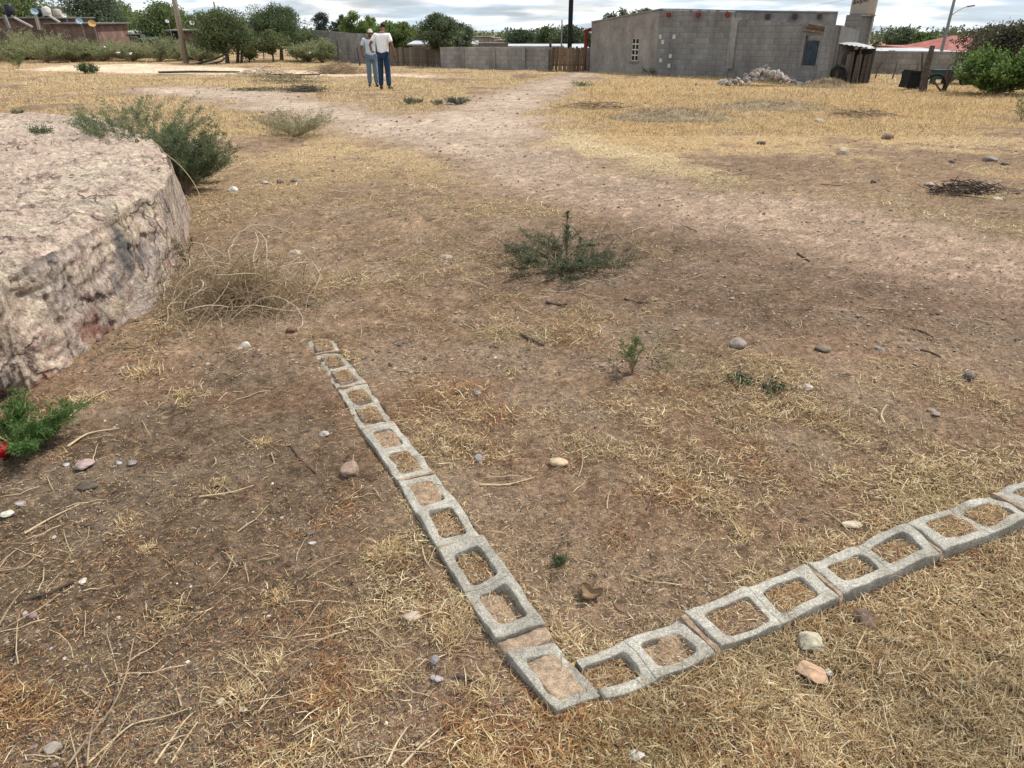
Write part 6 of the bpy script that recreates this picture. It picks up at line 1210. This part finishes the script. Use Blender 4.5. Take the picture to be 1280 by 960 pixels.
tree(1127, 60, Z(1127, 36, 60), 2.6, 'grey green round tree behind the long right wall', GT, nl=3200, ls=.12, base=.2); tree(1157, 58, Z(1157, 42, 58), 2.4, 'green round tree left of the street lamp', G1 + BG, nl=3000, ls=.12, base=.2); tree(1095, 62, Z(1095, 52, 62), .8, 'small cypress like tree right of the shack', DG, nl=900, ls=.1, base=.1)
tree(1268, 26, 1.75, 3.0, 'dark reddish green tree at the right edge', [(.06, .065, .035), (.1, .07, .045), (.05, .07, .035)], nl=7000, ls=.07, base=.1, trunk=.08); tree(1225, 29.5, 1.75, 2.2, 'thin dark shrubby tree in front of the red roof', [(.06, .065, .035), (.09, .08, .045)], nl=2200, ls=.07, base=.3, trunk=.05)
bush(1246, 118, 1.25, 1.2, 90, 26000, .075, .045, BG + [(.05, .09, .03)], 'dense bright green bush at the right edge of the lot', name='green_bush', cat='bush', arch=1, stemr=.012)
HG = [(.23, .27, .12), (.28, .31, .15), (.18, .22, .10), (.33, .32, .19)]
for i, (u_, Y_, r_, h_, lb_) in enumerate([(-45, 49, 2.6, 1.35, 'feathery hedge shrub cut by the left edge of the far side'), (12, 49, 2.3, 1.3, 'feathery hedge shrub below the leftmost tank'), (60, 47, 2.1, 1.35, 'biggest feathery hedge shrub below the pale tank'), (92, 48, 1.6, 1.1, 'feathery hedge shrub right of the biggest one'), (128, 49, 1.8, 1.05, 'feathery hedge shrub under the left green roof'), (165, 50, 1.8, .95, 'feathery hedge shrub under the white gable'), (200, 49, 1.8, 1.0, 'feathery hedge shrub left of the timber pole'), (250, 49, 1.5, .75, 'feathery hedge shrub right of the timber pole'), (385, 48, 1.1, 1.0, 'pale green weed bush right of the low olive tree'), (403, 46.5, 1.0, 1.15, 'round light green bush left of the two men'), (35, 52, 2.6, 1.4, 'dark hedge shrub against the brick house'), (108, 52, 2.2, 1.2, 'darker hedge shrub below the blue dish'), (225, 51, 2.0, 1.0, 'darker hedge shrub behind the timber pole')]):
    bush(0, 0, r_, h_ * (1.15, 1.4, 1.3, 1.05, 1.2)[i % 5], 60, 5600, .14, .042, HG if i not in (10, 11, 12) else GT, lb_, loc=on(u_, Y_), name='hedge_shrub', cat='shrub', arch=.6, stemr=.012, bare=.1)
P = []; 
for i in range(420):
    a = rng.uniform(-150, 190); y_ = rng.uniform(105, 170); r = rng.uniform(1.0, 2.6); hh = rng.uniform(.6, 1.5) * (y_ / 130); d = rng.normal(0, 1, (90, 3)); d /= np.linalg.norm(d, axis=1)[:, None]; P.append(np.array((a, y_, hh)) + d * np.array((r * 1.6, r, hh * .9)) * rng.uniform(.5, 1, 90)[:, None])
P = np.concatenate(P); V, F, cc = leafcloud(P, rng.normal(0, 1, P.shape), np.full(len(P), .7), np.full(len(P), .4), [(.09, .12, .06), (.12, .15, .075), (.07, .095, .05)], .3); o = meshobj('distant_trees', V, F, 'leaf', None, False, None, cc); o['kind'] = 'stuff'; tagp(o, 'low green belt of trees along the horizon', 'trees')
# ---- old fence posts and fallen timber at the left
for a in [(297, 79, 299, 50, .1, 'thick weathered double stump under the dark left mesquite', 'wood_dark'), (302, 79, 303, 52, .08, 'second half of the double stump under the left mesquite', 'wood_dark'), (380, 76, 378, 52, .045, 'thin post right of the small olive mesquite', 'wood'), (423, 80, 421, 50, .06, 'dark post against the tall weathered wall', 'wood_dark'), (418, 66, 426, 48, .06, 'dark timber leaning against the tall weathered wall', 'wood_dark'), (450, 82, 446, 59, .045, 'bent dark post left of the two men', 'wood_dark'), (89, 72, 111, 45, .05, 'yellowish pole leaning in the hedge at the left', 'pole'), (60, 68, 57, 55, .05, 'pale stake in the biggest hedge shrub', 'tank_pale'), (330, 74, 329, 50, .04, 'thin stake under the small olive mesquite', 'wood'), (371, 66, 368, 50, .05, 'grey post behind the low olive tree', 'wood')]: post(*a[:6], m=a[6])
for (p_, r, m, lab) in [([(198, 92), (240, 91), (300, 91.5)], .05, 'wood_dark', 'long dark log on the sandy strip, left piece'), ([(300, 93), (345, 95), (400, 95)], .035, 'wood_dark', 'long dark pole on the sandy strip, right piece'), ([(196, 94.5), (215, 94.5), (240, 94.5)], .035, 'tank_pale', 'white pipe lying in front of the long dark log'), ([(245, 80), (268, 74), (286, 66)], .06, 'wood_dark', 'fallen branch left of the double stump'), ([(262, 80), (276, 77), (284, 70)], .05, 'wood_dark', 'shorter fallen branch left of the double stump')]:
    P = [A(*q_) + Vector((0, 0, .05)) for q_ in p_]
    if lab.startswith('fallen') or lab.startswith('shorter'): y_ = A(*p_[0]).y; P = [onv(*q_, y_) for q_ in p_]
    solo(MB().tube(P, [r, r, r * .7], 6), 'fallen_log', m, lab, 'log', base=P[0])
for (u_, v_, w_, h_, lb_) in [(148, 66, 7, 4, 'white bag caught in the hedge at the left'), (131, 59, 4, 5, 'small white scrap in the hedge'), (163, 67, 6, 5, 'pinkish scrap in the hedge right of the white bag'), (387, 66, 5, 3, 'white bag on the pale green weed bush')]:
    q_ = onv(u_, v_, 45.5); o = stone(u_, 84, w_, h_, (.75, .72, .68), lb_, 1.0, 'plastic_bag', 'bag'); o.location = q_
# ------------------------------------------------------------------ people
def skin_obj(name, joints, edges, m, parent, sub=2, root=0):
    me = bpy.data.meshes.new(name); me.from_pydata([j[0] for j in joints], edges, []); o = bpy.data.objects.new(name, me); C.objects.link(o); o.parent = parent
    sm_ = o.modifiers.new('skin', 'SKIN'); sm_.use_smooth_shade = True; sv = me.skin_vertices[0].data if me.skin_vertices else None
    if sv is None:
        bpy.context.view_layer.objects.active = o; o.select_set(True); bpy.ops.mesh.customdata_skin_add(); sv = me.skin_vertices[0].data
    for i, j in enumerate(joints):
        r = j[1]; sv[i].radius = r if hasattr(r, '__len__') else (r, r); sv[i].use_root = (i == root)
    s_ = o.modifiers.new('sub', 'SUBSURF'); s_.levels = sub; s_.render_levels = sub; me.materials.append(M[m]); return o
def chain(js, name_list): return js
def person(loc, rz, lab, pose, shirt, jeans, hat=False, H=1.7):
    t = thing('person', lab, 'person', loc, rz); k = H / 1.72
    # joints: facing -Y (towards local front)
    J = {}; P = pose
    def jn(n, p, r): J[n] = (Vector(p) * k, (r[0] * k, r[1] * k) if hasattr(r, '__len__') else r * k)
    hy = P['hip_y']
    jn('pelvis', (0, 0, .95), (.135, .1)); jn('belly', (0, -.01, 1.08), (.13, .105)); jn('chest', (0, P['chest_y'], 1.28), (.15, .11)); jn('collar', (0, P['chest_y'], 1.42), (.10, .075)); jn('neck', (0, P['neck_y'], P.get('neck_z', 1.50)), .05)
    hd = Vector(P['head']); jn('skull', hd, (.072, .085)); jn('crown', hd + Vector((0, P.get('ty', 0), .085)), (.06, .07)); jn('chin', hd + Vector((0, -.05, -.07)), .042)
    for s, n in ((1, 'r'), (-1, 'l')):
        jn(n + 'sh', (s * .185, P['chest_y'], 1.40), .062); jn(n + 'el', P[n + 'el'], .040); jn(n + 'wr', P[n + 'wr'], .027); jn(n + 'pa', P[n + 'pa'], (.036, .018))
        jn(n + 'hip', (s * .09, 0, .90), .085); jn(n + 'kn', P[n + 'kn'], .058); jn(n + 'an', P[n + 'an'], .04); jn(n + 'toe', Vector(P[n + 'an']) + Vector((s * .03, -.17 * P.get('fdir', 1), -.045)), .035)
    names = list(J); ix = {n: i for i, n in enumerate(names)}; E = [('pelvis', 'belly'), ('belly', 'chest'), ('chest', 'collar'), ('collar', 'neck'), ('neck', 'skull'), ('skull', 'crown'), ('skull', 'chin')]
    for n in 'rl': E += [('collar', n + 'sh'), (n + 'sh', n + 'el'), (n + 'el', n + 'wr'), (n + 'wr', n + 'pa'), ('pelvis', n + 'hip'), (n + 'hip', n + 'kn'), (n + 'kn', n + 'an'), (n + 'an', n + 'toe')]
    js = [J[n] for n in names]; ed = [(ix[a], ix[b]) for a, b in E]
    for n, s in (('r', 1), ('l', -1)):          # five fingers a hand, curled
        wr, pa = J[n + 'wr'][0], J[n + 'pa'][0]; d = (pa - wr).normalized(); sd_ = d.cross(Vector((0, 0, 1)) if abs(d.z) < .8 else Vector((0, 1, 0))).normalized(); cu = d.cross(sd_).normalized() * s
        for f_ in range(4):
            q0 = pa + sd_ * (.026 - .0175 * f_) * k; L_ = (.034, .04, .037, .03)[f_] * k; q1 = q0 + d * L_ + cu * .008; q2 = q1 + (d * .75 + cu * .6).normalized() * L_ * .8; i0 = len(js); js += [(q0 + d * .012, .0095 * k), (q1, .0085 * k), (q2, .0075 * k)]; ed += [(ix[n + 'pa'], i0), (i0, i0 + 1), (i0 + 1, i0 + 2)]
        q0 = wr.lerp(pa, .45) + sd_ * .03 * k; q1 = q0 + (sd_ + d * .9).normalized() * .04 * k; q2 = q1 + d * .028 * k; i0 = len(js); js += [(q0, .012 * k), (q1, .010 * k), (q2, .009 * k)]; ed += [(ix[n + 'wr'], i0), (i0, i0 + 1), (i0 + 1, i0 + 2)]
    body = skin_obj('body', js, ed, 'skin', t, 2, ix['pelvis'])
    g = lambda n, f=1.0: (J[n][0], tuple(a * f for a in J[n][1]) if hasattr(J[n][1], '__len__') else J[n][1] * f)
    mid = lambda a, b, f, r: (J[a][0].lerp(J[b][0], f), r * k)
    hem = (Vector((0, 0, P.get('hem', .86))) * k, (.175 * k, .13 * k)); sj = [hem, (Vector((0, -.01, 1.06)) * k, (.175 * k, .135 * k)), (J['chest'][0], (.19 * k, .14 * k)), (J['collar'][0] + Vector((0, 0, .0)), (.13 * k, .095 * k)),
        (J['rsh'][0], .078 * k), mid('rsh', 'rel', .72, .068), (J['lsh'][0], .078 * k), mid('lsh', 'lel', .72, .068)]
    skin_obj('t_shirt', sj, [(0, 1), (1, 2), (2, 3), (3, 4), (4, 5), (3, 6), (6, 7)], shirt, t, 2, 0)
    lj = [(Vector((0, 0, .93)) * k, (.145 * k, .112 * k)), g('rhip', 1.12), (J['rkn'][0], .086 * k), (J['ran'][0] + Vector((0, 0, .0)), .072 * k), g('lhip', 1.12), (J['lkn'][0], .086 * k), (J['lan'][0] + Vector((0, 0, .0)), .072 * k)]
    skin_obj('jeans', lj, [(0, 1), (1, 2), (2, 3), (0, 4), (4, 5), (5, 6)], jeans, t, 2, 0)
    for n, s in (('r', 1), ('l', -1)):
        a_ = J[n + 'an'][0]; tv = J[n + 'toe'][0]; skin_obj('shoe', [(a_ + Vector((0, .03, -.035)), .047 * k), (a_.lerp(tv, .5) + Vector((0, 0, -.01)), .046 * k), (tv, .04 * k)], [(0, 1), (1, 2)], 'shoe', t, 2, 0)
    hd = J['skull'][0]; ty = P.get('ty', 0); fr = P.get('face', -1)
    hb = MB(); V = []; F = []
    for i in range(9):
        ph = pi * .62 * i / 8
        for j in range(18):
            th = 2 * pi * j / 18; fx = .079 * sin(ph) * cos(th); fy = .094 * sin(ph) * sin(th); cut = .0 if fy > -.03 else .0
            V.append(hd + Vector((fx, fy + ty * .6 + .012, .035 + .09 * cos(ph))) * 1.0)
    for i in range(8):
        for j in range(18): F.append((i * 18 + j, i * 18 + (j + 1) % 18, (i + 1) * 18 + (j + 1) % 18, (i + 1) * 18 + j))
    hb.add(V, F)
    if hat:
        hb.v = [tuple(Vector(v_) + Vector((0, 0, .012))) for v_ in hb.v if True]; hb.f = [f_ for f_ in hb.f if min(f_) < 18 * 6]; cp = hb.build('cap', 'cap', t, True)
        V = []; n_ = 12
        for q_ in (0, 1):
            for i in range(n_ + 1): a = pi * 1.12 + (pi * .76) * i / n_; V.append(hd + Vector((cos(a) * (.085 + .0 * q_), sin(a) * (.09 + .04 * q_), .06 - .018 * q_)))
        MB().add(V, [(i, i + 1, n_ + 2 + i, n_ + 1 + i) for i in range(n_)]).build('brim', 'cap', cp)
    else: hb.build('hair', 'hair', t, True)
    # face: eyes, nose, mouth, ears
    for s in (-1, 1): 
        MB().lathe([(0, -.012), (.009, -.006), (.012, 0), (.009, .006), (0, .012)], 8, tuple(hd + Vector((s * .03, -.078, .012)))).build('eye', 'hair', body); MB().lathe([(0, -.03), (.010, -.018), (.013, .005), (.009, .024), (0, .03)], 8, tuple(hd + Vector((s * .078, .005, .0)))).build('ear', 'skin', body)
    MB().add([hd + Vector(p_) for p_ in ((-.014, -.085, -.025), (.014, -.085, -.025), (0, -.112, -.022), (0, -.086, .02), (0, -.09, -.036))], [(0, 2, 3), (2, 1, 3), (0, 4, 2), (4, 1, 2)]).build('nose', 'skin', body); MB().box(hd + Vector((0, -.087, -.052)), (.045, .012, .009)).build('mouth', 'redwood', body)
    return t
m1 = A(482, 112); m2 = A(467, 109)
# seen from the back, head bowed, left hand on the hip
person((m1.x, m1.y, gz(m1.x, m1.y)), pi - .15, 'man in white t-shirt and dark jeans seen from behind with one hand on his hip', dict(hip_y=0, chest_y=-.03, neck_y=-.09, neck_z=1.475, hem=.79, head=(0, -.2, 1.60), ty=-.02,
    rel=(.34, .07, 1.17), rwr=(.27, .16, .98), rpa=(.2, .15, .985), lel=(-.29, .03, 1.14), lwr=(-.33, -.03, .90), lpa=(-.335, -.05, .82), rkn=(.11, -.03, .50), ran=(.12, .02, .085), lkn=(-.10, -.02, .50), lan=(-.13, .05, .085)), 'tshirt', 'jeans_dark', False, 1.84)
person((m2.x - .02, m2.y + .1, gz(m2.x, m2.y)), .25, 'man in cream cap, pale blue t-shirt and faded jeans facing the camera', dict(hip_y=0, chest_y=0, neck_y=-.02, head=(.03, -.05, 1.575), ty=0,
    rel=(.29, .04, 1.15), rwr=(.27, -.04, .93), rpa=(.24, -.08, .87), lel=(-.30, .03, 1.15), lwr=(-.27, -.03, .93), lpa=(-.23, -.07, .88), rkn=(.10, -.03, .50), ran=(.11, .02, .085), lkn=(-.10, -.02, .50), lan=(-.11, .03, .085)), 'tshirt_blue', 'jeans_pale', True, 1.68)
